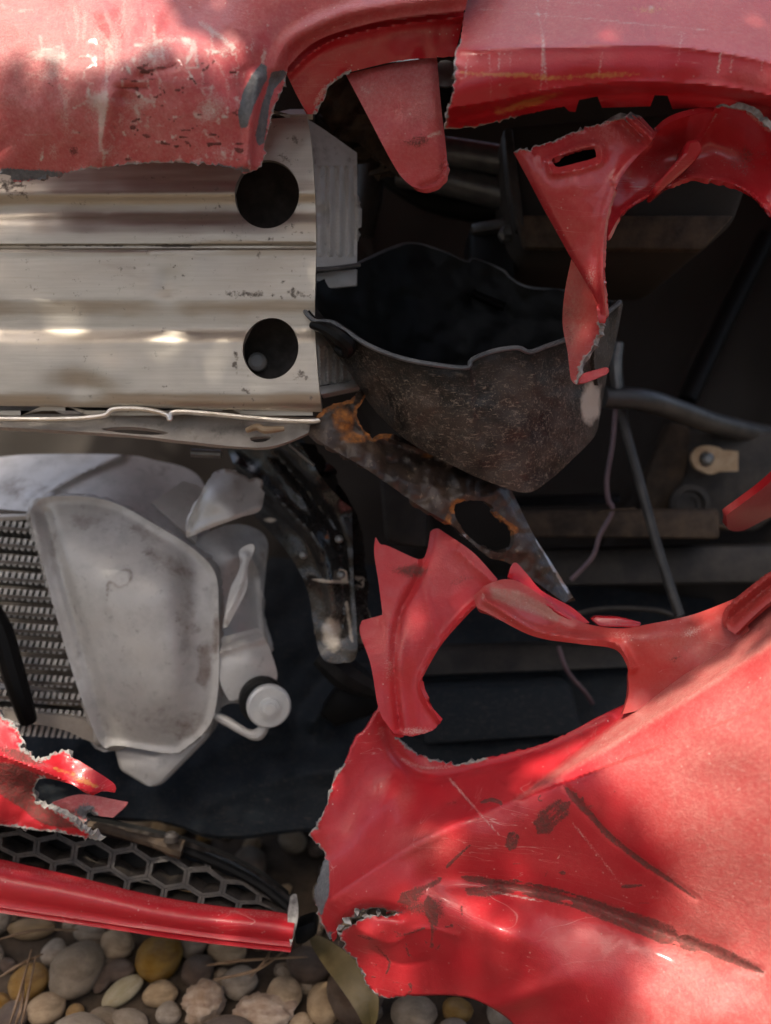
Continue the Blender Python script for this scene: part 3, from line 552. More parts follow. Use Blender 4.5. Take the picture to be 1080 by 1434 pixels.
# ribbed crush can right of the beam
sheet('crush_can', [(428, 165, 'c'), (455, 182), (500, 214, 'c'), (501, 290), (507, 292, 'c'), (506, 318), (501, 320), (500, 371, 'c'), (440, 374, 'c')],
      [(430, 165, .585), (500, 214, .612), (500, 371, .612), (440, 374, .585)], [CAST, ALU_CUT], car, sp=3.2, th=.004,
      feats=[lambda x, y: np.where((y > 232) & (y < 358) & (x > 446), -.0013 * np.clip(np.sin((x - 446) * 2 * math.pi / 13.5) * 1.3, -1, 1), 0), bump(452, 300, 22, 30, .004), bump(452, 300, 9, 12, -.006)], masks={'dirt_shade': [mblob(455, 220, 30, 30, .5), mblob(455, 300, 14, 22, .4)]}, label='ribbed cast crush can behind the beam end')
sheet('crush_can_foot', [(440, 440, 'c'), (468, 470), (488, 503), (507, 530, 'c'), (447, 540, 'c')], [(440, 440, .59), (507, 530, .61), (447, 540, .588)], [CAST, ALU_CUT], car, sp=3.2, th=.004,
      feats=[lambda x, y: np.where((y > 485), -.002 * np.clip(np.sin((x - 446) * 2 * math.pi / 11) * 2, -1, 1), 0), bump(450, 480, 12, 16, .004)])
tube('can_bottom_edge', [(441, 378, .584), (470, 376, .596), (503, 371, .611)], .0016, CHROME, car)
prism('can_bottom_plate', [(447, 541, .585), (508, 531, .608), (506, 541, .605), (449, 553, .583)], .02, CAST, car, .001)
prism('can_back_plate', [(443, 382, .60), (500, 376, .62), (500, 400, .62), (443, 406, .60)], .004, CAST, car, .001)

# duct box
rf = catmull([(416, 404, .578), (424, 430, .567), (440, 449, .560), (464, 451, .557), (482, 462, .554), (515, 483, .55), (560, 501, .545), (610, 511, .543), (654, 515, .543), (661, 504, .544), (690, 492, .545), (724, 487, .548), (742, 493, .55), (765, 485, .556), (800, 472, .566), (840, 446, .582), (868, 423, .592)], 6)
rb = catmull([(868, 423, .592), (858, 424, .625), (830, 416, .655), (790, 408, .668), (740, 403, .672), (716, 391, .673), (702, 378, .673), (664, 364, .673), (654, 368, .673), (620, 353, .67), (580, 342, .665), (550, 348, .657), (500, 371, .635), (452, 391, .607), (428, 404, .592), (416, 404, .578)], 6)
bf_ = catmull([(488, 500, .592), (505, 545, .590), (530, 580, .588), (575, 620, .578), (640, 655, .570), (690, 677, .569), (738, 690, .575), (770, 672, .583), (800, 645, .59), (832, 612, .602), (840, 585, .615)], 6)
bb_ = catmull([(840, 585, .615), (820, 580, .65), (780, 590, .68), (700, 590, .69), (600, 560, .68), (530, 520, .64), (495, 495, .61), (488, 500, .592)], 6)
N1, N2 = 120, 100
top = np.vstack([resample(rf, N1)[:-1], resample(rb, N2)]); bot = np.vstack([resample(bf_, N1)[:-1], resample(bb_, N2)])
rows, scr, pale = [], [], []
for t in np.linspace(0, 1, 44):
    q = top * (1 - t) + bot * t; q = q.copy(); s = np.linspace(0, 1, len(q)); q[:, 2] -= .003 * math.sin(math.pi * t) * np.where(np.arange(len(q)) < N1, np.sin(np.pi * np.clip(np.arange(len(q)) / N1, 0, 1)), 0)
    q[:, 2] += .0012 * fbm(q[:, 0] / 30, q[:, 1] / 30, 0, 3); rows.append(P(q[:, 0], q[:, 1], q[:, 2]))
    fr = (np.arange(len(q)) < N1) * 1.; scr.append(fr * np.clip(.1 + t * 3, 0, .9)); pale.append(fr * np.exp(-(((q[:, 0] - 828) / 22)**2 + ((q[:, 1] - 560) / 45)**2)) * .8)
cen = np.mean(rows[10], axis=0)
duct = loft('duct_box', rows, DUCT, car, th=-.0026 * -1, inward=cen, vattr={'scr': np.array(scr), 'pale': np.array(pale)}, label='open black plastic duct box with a scraped brownish outer wall')
tubew('duct_rim', rows[0], .0015, RIMG, duct, res=8, cap=False)
c = np.array(rows[-1]); link('duct_floor', np.vstack([c, c.mean(0)]), [(i, i + 1, len(c)) for i in range(len(c) - 1)], BLK, duct)
prism('duct_rib', [(663, 404, .664), (710, 424, .664), (706, 432, .655), (660, 412, .655)], .01, BLK, duct, .001)
sheet('duct_side_flap', [(841, 447, 'c'), (855, 436), (866, 421, 'c'), (872, 424), (870, 440), (862, 480), (852, 515), (838, 540, 'c'), (832, 500)], [(841, 447, .58), (872, 424, .60), (838, 540, .59)], DUCT, duct, sp=3.5, feats=[wob(.001, 20)], masks={'scr': [lambda x, y: .7 + 0 * x]})
tube('duct_hook', [(436, 455, .556), (455, 460, .551), (475, 472, .549), (487, 484, .552), (484, 494, .556), (470, 488, .558)], [.002, .004, .005, .005, .004, .002], DUCT, duct)
# rusty bracket
dR = [(433, 597, .575), (511, 540, .590), (458, 570, .575), (522, 614, .578), (470, 628, .572), (560, 680, .585), (600, 635, .592), (700, 668, .60), (684, 788, .60), (802, 837, .612), (620, 720, .59), (650, 690, .589)]
sheet('rusty_bracket', [(434, 597), (446, 580, 2), (458, 570, 2), (493, 557, 1), (511, 539, 'c'), (516, 548, 'c', 2), (500, 579, 3), (507, 597, 3), (522, 614, 2), (542, 613), (596, 632), (631, 650), (667, 661), (698, 666), (710, 676), (720, 694), (747, 748), (769, 783), (803, 836, 'c'), (791, 844, 'c'), (756, 819), (711, 788), (684, 780), (649, 750), (631, 734), (587, 708), (516, 659), (467, 630), (438, 610)], dR, [RUSTY, RUSTY], car, sp=3.6, th=.004, auto='rust', chipw=7,
      holes=[[(636, 714, 2), (647, 703, 1), (671, 701, 1), (689, 708, 1), (693, 721, 2), (718, 743, 1), (718, 764), (702, 774), (676, 766), (649, 743, 1)]],
      feats=[step([(436, 600), (520, 640), (620, 690), (640, 745)], -.008, 6), fold([(520, 614), (600, 640), (670, 664), (702, 672), (722, 700), (800, 836)], -.007, 9), wob(.0035, 24, 3), wob(.0012, 9, 5), ridge([(458, 575), (500, 600), (522, 620)], .004, 8)],
      masks={'rust': [mblob(480, 588, 18, 22, 1.), mblob(500, 615, 18, 8, .7), mblob(560, 635, 40, 8, .35), mblob(600, 640, 14, 8, .5), mblob(640, 705, 10, 8, .9), mblob(628, 730, 8, 16, .8), mblob(700, 785, 14, 8, .5)], 'steel': [mline([(748, 745), (770, 785), (800, 836)], 5, 4, .9), mline([(650, 655), (690, 665)], 5, 5, .6), mline([(645, 745), (672, 768)], 3, 3, .7)]}, label='crumpled rusty black steel bracket with a torn hole')
tube('cotter_pin', [(405, 622, .60), (440, 652, .605)], .0012, CHROME, car)
tube('small_bar', [(268, 634, .63), (310, 636, .63)], .0028, CHROME, car)
# black steel arm
arm = sheet('black_arm', [(318, 628, 'c'), (420, 620, 'c'), (450, 668), (478, 700), (493, 712, 'c'), (495, 805), (500, 912), (480, 928), (452, 922), (440, 880), (434, 840), (424, 810), (400, 770), (378, 745), (358, 724, 'c')],
      [(318, 628, .70), (420, 620, .66), (358, 724, .69), (450, 670, .65), (493, 712, .665), (440, 840, .665), (495, 805, .665), (470, 920, .66), (420, 760, .66)], GLOSSB, car, sp=4, th=.02,
      feats=[fold([(330, 650), (400, 710), (450, 770), (470, 860)], .008, 10), fold([(390, 640), (440, 700), (475, 760), (480, 880)], -.008, 9), wob(.003, 30, 6), ridge([(430, 812), (485, 815)], .004, 5)],
      masks={'scr': [lambda x, y: .08 + 0 * x, mblob(468, 880, 30, 50, .6)], 'pale': [mblob(465, 885, 22, 36, .75), mline([(485, 840), (494, 900)], 4, 4, .8), mline([(432, 812), (486, 815)], 3, 3, .9), mblob(380, 728, 16, 6, .7)], 'rust': [mblob(458, 752, 6, 12, .6)]}, label='crumpled glossy black steel arm with a scraped tip')
for a, b in ((475, 755), (425, 777), (478, 805)): disc('rivet', P(a, b, .642), -FWD, [(.003, 0), (.0028, .002), (.0015, .003)], CHROME, arm, 12)
tube('rubber_foot', [(450, 915, .69), (480, 940, .69), (510, 958, .695), (540, 972, .70)], [.010, .013, .010, .006], RUBBER, car)

# intercooler
ic = empty('intercooler', (-.2, .62, .2), '', ''); del ic['label'], ic['category']; ic.parent = car; ic.location = WL[ic] - WL[car]
ic['label'] = 'silver intercooler with a dented end tank and finned core'
rim = [(42, 715), (60, 697), (115, 695), (165, 706), (220, 736), (262, 762), (292, 788), (304, 812), (306, 850), (307, 915), (305, 970), (294, 1015), (262, 1046), (238, 1055), (165, 1044), (145, 1046), (124, 1005), (95, 920), (64, 805)]
dT = [(42, 715, .665), (165, 706, .675), (306, 815, .668), (307, 915, .662), (262, 1046, .665), (145, 1046, .665), (95, 920, .66), (180, 860, .648), (240, 830, .648), (230, 980, .648), (120, 780, .655)]
tank = sheet('end_tank', rim, dT, CAST, ic, sp=4, th=.012, feats=[fold(rim + rim[:1], .0035, 6), bump(270, 850, 22, 90, -.007), bump(170, 840, 90, 110, .009), bump(250, 930, 30, 80, .004, 10), fold([(65, 720), (88, 805), (120, 920), (150, 1030)], -.005, 8), wob(.001, 60, 1), ridge([(165, 800), (178, 800), (180, 815), (165, 822), (155, 815), (150, 850)], .0012, 4)],
      masks={'dirt_shade': [lambda x, y: .03 + 0 * x, mblob(287, 930, 9, 32, 1.3), mblob(262, 870, 16, 55, .55), mblob(240, 790, 55, 16, .6, 30), mblob(265, 1015, 36, 20, .6), mblob(120, 728, 34, 12, .6), mblob(205, 745, 40, 10, .5, 25), mblob(180, 1010, 60, 30, .4), mblob(281, 953, 6, 5, 1.2), mblob(303, 890, 6, 40, .9), mline([(165, 800), (180, 798), (184, 812), (168, 822), (152, 815), (150, 845)], 3, 3, .7), mblob(75, 780, 8, 60, .45), mblob(110, 930, 8, 60, .35)]}, label='pale dented cast end tank with a raised rim')
sheet('tank_top', [(-140, 660, 'c'), (0, 640), (70, 636), (175, 637), (220, 645), (262, 656), (285, 676), (290, 710), (300, 800, 'c'), (262, 768), (220, 742), (165, 712), (115, 702), (60, 706, 'c'), (42, 722, 'c'), (-140, 730, 'c')],
      [(-140, 700, .69), (0, 640, .73), (0, 715, .68), (170, 637, .735), (165, 712, .684), (285, 680, .735), (300, 800, .684), (60, 704, .68), (230, 690, .72)], CAST, ic, sp=5, th=.004, feats=[fold([(48, 700), (110, 664), (172, 637)], .006, 7)], masks={'dirt_shade': [mblob(40, 690, 60, 30, .5), mblob(230, 660, 60, 20, .4)]})
sheet('side_plate', [(212, 704, 'c'), (257, 673, 'c'), (285, 690), (275, 760, 'c'), (258, 745)], [(212, 704, .683), (257, 673, .70), (275, 760, .68)], CAST, ic, sp=5, th=.003)
sheet('crumpled_tab', [(261, 753, 'c'), (263, 732), (276, 702), (292, 672, 1), (305, 659, 2), (322, 657, 2), (343, 666, 2), (367, 671, 'c', 2), (366, 682, 1), (371, 690, 'c'), (364, 715), (338, 724), (300, 738)], [(261, 753, .655), (305, 659, .665), (367, 671, .665), (364, 715, .658), (310, 705, .646)], [CAST, ALU_CUT], ic, sp=3.5, th=.003, auto='dirt_shade', chipw=5,
      feats=[fold([(285, 690), (275, 720), (264, 750)], -.004, 5), fold([(265, 745), (310, 728), (364, 708)], .003, 6), wob(.0015, 25)], label='crumpled silver tab on top of the tank')
sheet('tank_side', [(268, 757, 'c'), (315, 736), (350, 737), (374, 756), (372, 800), (368, 860), (380, 914), (385, 945), (370, 985), (322, 985), (300, 1000, 'c'), (300, 820), (285, 790)], [(268, 757, .69), (350, 737, .715), (372, 800, .72), (340, 860, .70), (385, 945, .705), (300, 1000, .685), (300, 820, .69), (330, 780, .695)], CAST, ic, sp=4, th=.004, feats=[fold([(350, 781), (364, 809), (380, 914)], .005, 6), wob(.002, 30, 9)], masks={'dirt_shade': [mblob(372, 780, 14, 30, .6), mblob(310, 900, 8, 60, .4)]})
sheet('lever', [(312, 877, 'c'), (315, 861), (322, 827), (336, 795), (335, 772), (350, 762), (357, 767), (347, 795), (346, 823), (332, 853), (318, 878)], [(312, 877, .655), (322, 827, .66), (357, 767, .665)], CAST, ic, sp=3, th=.005, feats=[fold([(316, 866), (336, 820), (344, 780)], .003, 6)], masks={'dirt_shade': [mblob(336, 785, 5, 8, 1.), mblob(318, 872, 5, 6, .7)]})
sheet('mount_arm', [(308, 893, 'c'), (362, 879, 'c'), (374, 900), (384, 926), (388, 950), (372, 968), (322, 982, 'c'), (310, 960), (305, 925)], [(308, 893, .668), (362, 879, .68), (388, 950, .672), (322, 982, .662), (350, 920, .664)], CAST, ic, sp=4, th=.004, feats=[fold([(308, 912), (372, 893)], .004, 6)])
cap = disc('bushing', P(366, 976, .668), (-FWD + .25 * RT - .15 * UP), [(.0158, 0), (.0165, .003), (.0165, .010), (.0145, .012)], RUBBER, ic, 36)
disc('bushing_cap', P(376, 987, .654), (-FWD + .25 * RT - .15 * UP), [(.0145, -.003), (.0155, 0), (.0155, .004), (.0140, .006), (.0075, .0062), (.007, .0085), (.0045, .0088), (.004, .0105)], WHITEP, ic, 36)
tube('hook_bracket', [(300, 1002, .668), (318, 1010, .665), (345, 1026, .66), (362, 1028, .658), (374, 1012, .658)], [.003, .0035, .003, .0045, .003], CAST, ic)
prism('tank_foot', [(157, 1044, .672), (215, 1056, .668), (296, 1016, .672), (292, 1034, .675), (226, 1101, .668), (208, 1105, .665), (166, 1080, .668)], .04, CAST, ic, .004, 3)
# finned core: each flat tube and each fin strip is a piece
def barw(name, a, b, hv, dv, mat, parent):
    hv, dv = np.asarray(hv), np.asarray(dv); V = [p + s * hv + t * dv for p in (a, b) for s in (-1, 1) for t in (0, 1)]
    return link(name, V, [(0, 1, 3, 2), (4, 6, 7, 5), (0, 4, 5, 1), (2, 3, 7, 6), (0, 2, 6, 4), (1, 5, 7, 3)], mat, parent, smooth=False)
CDV = FWD - UP * .16 - RT * .30; bead = catmull([(40, 712), (62, 805), (92, 920), (124, 1008)], 10)
for k in range(13):
    y0 = 716 + k * 24.0; xr = np.interp(y0 + 3, bead[:, 1], bead[:, 0]) + 4; a, b = P(-90, y0 - 8, .685), P(xr, y0 + 3, .672)
    barw('cooler_tube', a, b, UP * .0012, CDV * .05, BROWNM, ic)
    V, F = [], []; n = int((xr + 90) / 8.5)
    for j in range(n + 1):
        t = j / n; q = P(-90 + (xr + 90) * t, y0 + 4 + 11 * t, .686 - .012 * t); b0 = len(V)
        for u in (-1, 1):
            for v in (-1, 1):
                for w_ in (0, 1): V.append(q + RT * (.0013 * u + .0012 * v) + UP * (.0040 * v) - UP * .0045 + CDV * (.03 * w_))
        F += [[b0 + m for m in f] for f in ((0, 1, 3, 2), (4, 6, 7, 5), (0, 4, 5, 1), (2, 3, 7, 6), (0, 2, 6, 4))]
    link('fin_strip', V, F, CAST, ic, smooth=False)
sheet('tank_lower_lip', [(-120, 985, 'c'), (60, 1000), (124, 1012), (146, 1046, 'c'), (120, 1036), (60, 1016), (-120, 1000, 'c')], [(-120, 990, .68), (146, 1046, .665), (60, 1005, .67)], CASTD, ic, sp=6, th=.03)
tube('core_strap', [(-30, 830, .655), (0, 880, .652), (18, 940, .65), (32, 985, .65), (40, 1010, .655)], [.007, .008, .008, .007, .006], BLK, car)

# headlamp bracket, upper right
lipD = [(919, 187), (908, 202), (886, 222), (866, 250), (851, 288), (843, 328), (842, 380), (847, 450)]
sheet('lamp_bracket', [(719, 213, 'c', 2), (760, 202, 2), (791, 190, 2), (830, 176, 2), (873, 164, 3), (887, 159, 2), (898, 163, 'c'), (908, 174), (919, 186, 'c'), (910, 202), (890, 222), (869, 250), (854, 288), (846, 328), (845, 380), (849, 448), (847, 453, 'c'), (839, 452, 'c'), (834, 425), (826, 405), (800, 362), (790, 344), (760, 290), (738, 248)],
      [(719, 213, .528), (791, 190, .522), (873, 164, .520), (919, 186, .524), (866, 250, .518), (850, 300, .52), (843, 380, .526), (847, 450, .535), (760, 290, .528), (800, 362, .532), (800, 260, .516)], [RED_GLOSS, TORN], car, sp=3.2, th=.004, holes=[[(774, 222), (800, 213), (828, 206), (833, 210), (835, 218), (830, 222), (800, 230), (782, 234), (776, 230)]], chipw=4,
      feats=[fold(lipD, .003, 9), fold([(857, 262), (843, 310), (836, 380), (840, 440)], -.002, 5), ridge([(719, 213), (760, 290), (800, 362), (834, 425)], -.006, 5), fold([(767, 225), (800, 209), (836, 202), (843, 218), (836, 230), (780, 242), (770, 234), (767, 225)], .003, 5), fold([(880, 163), (905, 186), (915, 196)], .006, 7), fold([(868, 172), (895, 200)], -.004, 8), wob(.0007, 34, 6), wob(.0002, 12, 7)],
      masks={'dust_light': [lambda x, y: .16 + 0 * x, mblob(850, 190, 40, 20, .3)], 'white': [mblob(828, 385, 9, 18, .5), mline([(719, 214), (800, 188), (873, 165)], 3, 3, .6)], 'bare': [mblob(886, 163, 9, 6, .9)]}, label='broken red lamp bracket plate with a slot')
sheet('slot_recess', [(768, 216, 'c'), (832, 200, 'c'), (842, 222, 'c'), (780, 240, 'c')], lambda x, y: .535 + 0 * x, BLK, car, sp=6, th=.002)
sheet('bracket_blade', [(800, 363, 'c'), (815, 386), (828, 408), (838, 440), (843, 453, 'c', 2), (832, 483, 2), (820, 500, 2), (813, 514, 2), (808, 538, 'c'), (800, 532), (795, 494), (788, 453), (791, 409)],
      [(800, 363, .536), (788, 453, .555), (800, 532, .545), (843, 453, .535), (815, 460, .548)], [RED_IN, TORN], car, sp=3.5, th=.0035, feats=[wob(.001, 30)], masks={'dust_light': [mblob(800, 430, 20, 80, .5)], 'scuff': [mblob(795, 440, 12, 60, .35)]}, chipw=6, label='brownish red back of the bracket, torn at its edge')
prism('bracket_foot', [(808, 538, .543), (813, 524, .543), (824, 520, .54), (851, 513, .536), (855, 518, .536), (851, 524, .536), (822, 536, .54)], .004, RED_DUSTY, car, .0012)
ringo = [(919, 186), (939, 171), (969, 161), (998, 157), (1003, 149), (1017, 150), (1050, 157), (1080, 183), (1170, 260)]; ringi = [(1170, 400), (1080, 302), (1054, 275), (1024, 257), (987, 250), (961, 250), (935, 262), (910, 274), (872, 300), (852, 330), (846, 345)]
sheet('lamp_ring', [(919, 187, 'c'), (939, 171), (969, 161), (998, 157, 'c'), (1003, 150, 'c', 1.5), (1018, 150, 1.5), (1050, 157, 1.5), (1080, 183, 1.5), (1180, 270, 'c'), (1180, 420, 'c'), (1080, 302), (1054, 275), (1024, 257), (987, 250), (961, 250), (935, 262), (910, 274), (872, 299), (850, 335, 'c'), (854, 290), (868, 252), (888, 224), (910, 202)],
      [(919, 187, .522), (969, 161, .512), (1017, 150, .505), (1080, 183, .50), (1180, 270, .498), (1180, 420, .515), (1080, 302, .522), (987, 250, .535), (935, 262, .540), (850, 335, .53), (872, 299, .54), (930, 215, .545), (1040, 215, .535), (1000, 200, .538), (890, 250, .542)], [RED_GLOSS, TORN], car, sp=3.4, th=.0035, chipw=4,
      feats=[fold([(852, 332), (872, 297), (910, 271), (935, 259), (961, 248), (987, 248), (1024, 255), (1054, 272), (1080, 299), (1180, 416)], .004, 5), fold([(1010, 155), (982, 195), (970, 215)], .002, 4), wob(.001, 30, 3)],
      masks={'dust_light': [mblob(950, 240, 70, 30, .25)], 'scuff': [mblob(1050, 220, 40, 30, .42), mblob(930, 230, 30, 30, .3)], 'white': [mline([(1004, 158), (984, 192)], 1.5, 1.5, .7), mline([(1050, 160), (1080, 186)], 4, 4, .6)]}, label='red curved lamp surround arching over a dark opening')
prism('ring_boss', [(914, 262, .528), (958, 213, .520), (962, 196, .520), (980, 192, .520), (986, 208, .520), (975, 225, .524), (918, 274, .532)], .018, RED_GLOSS, car, .004, 3)
# red tip at right edge
sheet('red_corner_tip', [(1018, 728, 'c', 1), (1017, 722), (1040, 705), (1080, 674), (1160, 600, 'c'), (1160, 690, 'c'), (1080, 724), (1040, 743), (1020, 741, 1)], [(1018, 730, .56), (1080, 690, .545), (1160, 640, .53)], [RED, TORN], car, sp=4, th=.004, feats=[fold([(1022, 733), (1060, 706), (1160, 622)], -.004, 6)], masks={'dust_light': [mblob(1065, 722, 50, 14, .8)]})

# innards behind
sheet('inner_liner', [(380, 90, 'c'), (1240, 60, 'c'), (1240, 900, 'c'), (700, 960, 'c'), (380, 800, 'c')], [(380, 400, .93), (700, 400, .98), (1000, 400, .94), (1240, 400, .88), (700, 900, .92), (700, 80, .95)], LINER, car, sp=14, th=.004, feats=[wob(.015, 120, 2), step([(905, 665), (945, 595), (960, 560), (1065, 350)], -.05, 6), fold([(1100, 330), (1100, 900)], .03, 40)], label='dark plastic wheel arch liner deep inside')
sheet('rear_bulkhead', [(-260, 150, 'c'), (480, 150, 'c'), (640, 900, 'c'), (640, 1080, 'c'), (-260, 900, 'c')], [(-260, 400, .92), (500, 400, .95), (300, 900, .9)], LINER, car, sp=16, th=.004, feats=[wob(.012, 100, 6)])
tray = sheet('undertray', [(-260, 990, 'c'), (150, 1000), (380, 780, 'c'), (640, 800, 'c'), (1000, 840, 'c'), (1000, 1160, 'c'), (560, 1160), (440, 1159), (340, 1170), (290, 1168), (230, 1150), (120, 1140), (-260, 1100, 'c')], [(-260, 1050, .76), (150, 1000, .78), (380, 780, .86), (1000, 840, .85), (560, 1150, .70), (300, 1165, .70), (-260, 1100, .70), (450, 950, .80), (1000, 1150, .70)], BLUEBLK, car, sp=7, th=.004,
      feats=[fold([(290, 1120), (400, 1085), (520, 1075)], .012, 18), fold([(440, 1010), (480, 960), (520, 960)], .02, 14), wob(.006, 60, 2), wob(.0015, 18, 4), fold([(220, 1110), (320, 1040), (380, 1020)], .012, 20)], label='dark bluish plastic undertray behind the cooler')
prism('tray_bracket', [(446, 1000, .73), (470, 965, .73), (526, 970, .73), (530, 1000, .73), (500, 1010, .73), (470, 1020, .73)], .03, BLK, car, .004)
# upper black housing with brown dirty edge
prism('airbox', [(705, 175, .66), (1010, 150, .66), (1075, 180, .66), (1030, 310, .65), (985, 350, .65), (740, 347, .65), (722, 320, .65)], .16, LINER, car, .006, 3, label='black housing box behind the lamp bracket')
prism('airbox_lip', [(722, 300, .638), (1030, 300, .638), (985, 350, .636), (735, 347, .636)], .01, BROWNB, car, .003)
prism('airbox_edge', [(705, 180, .64), (718, 178, .64), (728, 260, .638), (736, 320, .636), (724, 320, .64), (712, 260, .64)], .015, DARKB, car, .002)
tube('steel_tube', [(560, 205, .72), (640, 215, .71), (760, 235, .70)], .011, CHROME, car, res=16); tube('steel_tube', [(560, 240, .73), (640, 255, .72), (770, 290, .71)], .012, CHROME, car, res=16)
tube('black_hose', [(480, 180, .78), (600, 275, .76), (760, 300, .74)], .012, BLK, car, res=14); tube('black_hose', [(500, 140, .74), (520, 240, .74), (505, 330, .75)], .011, DARKB, car, res=12)
sheet('foam_pad', [(432, 130, 'c'), (450, 118), (480, 108), (540, 120, 'c'), (560, 250, 'c'), (520, 215), (500, 200), (470, 190)], [(432, 130, .60), (540, 120, .62), (520, 215, .63)], BROWNB, car, sp=5, th=.02, feats=[wob(.006, 18, 3)])
prism('grey_cover', [(658, 315, .72), (715, 305, .70), (722, 345, .70), (722, 420, .70), (658, 400, .72)], .06, BLK, car, .004); prism('cover_top', [(660, 312, .71), (716, 302, .69), (720, 318, .69), (662, 326, .71)], .04, TUBEG, car, .002)
disc('bolt_head', P(708, 330, .685), -FWD, [(.006, 0), (.006, .006), (.004, .008), (.004, .014)], CHROME, car, 6); prism('black_lamp_gap_strip', [(612, 85, .56), (636, 84, .56), (634, 140, .56), (616, 140, .56)], .02, BLK, car, .002).name = 'gap_strip'
disc('reflector', P(624, 105, .556), -FWD, [(.008, 0), (.008, .002), (.005, .003)], CHROME, car, 16)
# right hand depths
tube('black_pipe', [(845, 556, .70), (900, 560, .71), (950, 575, .74), (1010, 596, .78), (1100, 615, .84)], [.008, .009, .009, .009], TUBEG, car, res=14)
tube('brace_rod', [(1075, 330, .84), (1020, 440, .83), (962, 562, .80)], .0085, BLK, car, res=12)
tube('grey_rod', [(862, 480, .73), (872, 580, .73), (900, 690, .72), (925, 780, .71), (952, 862, .70)], .0038, TUBEG, car, res=10)
tube('white_hose', [(866, 480, .70), (862, 510, .70), (864, 545, .70)], [.004, .005, .004], CHROME, car)
tube('purple_wire', [(863, 560, .71), (858, 620, .71), (850, 670, .71), (852, 700, .71), (858, 716, .71), (840, 750, .71), (830, 780, .71), (800, 812, .71)], .0019, WIRE, car, res=8, label='thin purple wire hanging loose')
tube('purple_wire', [(782, 905, .72), (795, 940, .72), (820, 970, .73), (830, 985, .74)], .0018, WIRE, car, res=8); tube('wire_tie', [(835, 718, .705), (860, 714, .705), (890, 712, .705)], .0009, BROWNB, car, res=6)
tube('thin_cable', [(800, 862, .74), (850, 852, .74), (920, 855, .74), (960, 870, .74)], .0022, DARKB, car, res=8)
prism('cross_bar', [(730, 715, .76), (1010, 712, .76), (1010, 755, .75), (745, 752, .75)], .05, BROWNB, car, .004); prism('cross_bar', [(740, 770, .79), (1200, 760, .79), (1200, 815, .78), (740, 822, .78)], .05, DARKB, car, .005)
prism('cross_bar', [(700, 695, .78), (870, 690, .78), (870, 705, .77), (705, 711, .77)], .04, BLK, car, .003); prism('sill_bar', [(560, 905, .80), (900, 900, .80), (900, 935, .78), (560, 950, .78)], .05, DARKB, car, .006); prism('sill_bar', [(590, 965, .76), (800, 955, .76), (820, 1030, .74), (590, 1045, .74)], .05, BLUEBLK, car, .006)
prism('hidden_member', [(530, 640, .78), (600, 650, .78), (600, 770, .77), (540, 760, .77)], .05, DARKB, car, .006).name = 'frame_member'
prism('gusset', [(905, 668, .80), (940, 590, .80), (968, 598, .80), (970, 660, .80), (930, 735, .80), (905, 735, .80)], .02, BROWNB, car, .003)
prism('mount_plate', [(965, 600, .80), (1110, 605, .80), (1120, 700, .80), (1060, 745, .80), (930, 740, .80)], .03, DARKB, car, .005)
disc('grommet', P(965, 706, .79), -FWD, [(.017, 0), (.017, .004), (.012, .006), (.011, .002), (.006, .002), (.006, -.004)], DARKB, car, 28)
clip = sheet('metal_clip', [(968, 640), (975, 628), (988, 624), (1005, 626), (1012, 630, 'c'), (1034, 632, 'c'), (1034, 660, 'c'), (1010, 660, 'c'), (995, 664), (975, 656)], lambda x, y: .775 + 0 * x, BRASS, car, sp=3.5, th=.005, holes=[ell(989, 643, 10, 11)], label='small tan metal clip deep on the right')
disc('clip_stud', P(989, 643, .778), -FWD, [(.0055, 0), (.0055, .004), (.003, .006)], CHROME, clip, 14)
tube('broken_lead', [(955, 740, .76), (990, 735, .76), (1022, 740, .755)], .0018, BROWNB, car)

# ------------------------------------------------------------------ torn bumper corner, lower right
cor = empty('torn_bumper_corner', (.12, .5, .02), 'torn red bumper corner with scrapes and an empty lamp opening at lower right', 'bumper corner')
L1 = [(722, 1122), (790, 1064), (900, 982), (1080, 848), (1200, 760)]; L2 = [(722, 1122), (770, 1094), (830, 1058), (950, 985), (1080, 902), (1200, 820)]
L3 = [(462, 1262), (520, 1222), (590, 1180), (650, 1150), (722, 1122)]; SGN3 = -1; L4 = [(640, 1226), (700, 1240), (800, 1262), (900, 1300), (1000, 1335), (1100, 1380)]
dN = [(525, 1010, .575), (482, 1070, .57), (434, 1170, .572), (455, 1195, .57), (445, 1260, .568), (482, 1330, .566), (535, 1397, .560), (640, 1395, .545), (720, 1434, .53), (860, 1520, .505), (1200, 1520, .45), (1200, 1300, .435), (1200, 1000, .43),
      (595, 1077, .585), (680, 1062, .567), (750, 1045, .547), (835, 1005, .530), (900, 975, .519), (1020, 890, .500), (1200, 760, .462), (560, 1140, .558), (640, 1110, .560)] + [(x, y, d) for (x, y), d in zip(L2[1:], (.522, .513, .492, .47, .45))] + [(x, y, d) for (x, y), d in zip(L3, (.556, .545, .538, .532, .527))] + [(x, y, d) for (x, y), d in zip(L4, (.535, .53, .52, .505, .488, .468))] + [(600, 1330, .535), (700, 1320, .515), (800, 1370, .50), (900, 1180, .49), (1000, 1100, .468), (1000, 1420, .475), (830, 1170, .51), (760, 1180, .524)]
q1_, q2_ = catmull(L1, 5), catmull(L2, 5)
def facet(x, y):      # the chamfer between the two upper creases leans back, the strip above it stands up again
    d2, t2, s2 = dpoly(x, y, q2_); d1, t1, s1 = dpoly(x, y, q1_)
    return .00085 * np.where(s2 * SGN3 > 0, d2 - np.where(s1 * SGN3 > 0, np.minimum(d1, d2), 0), 0)
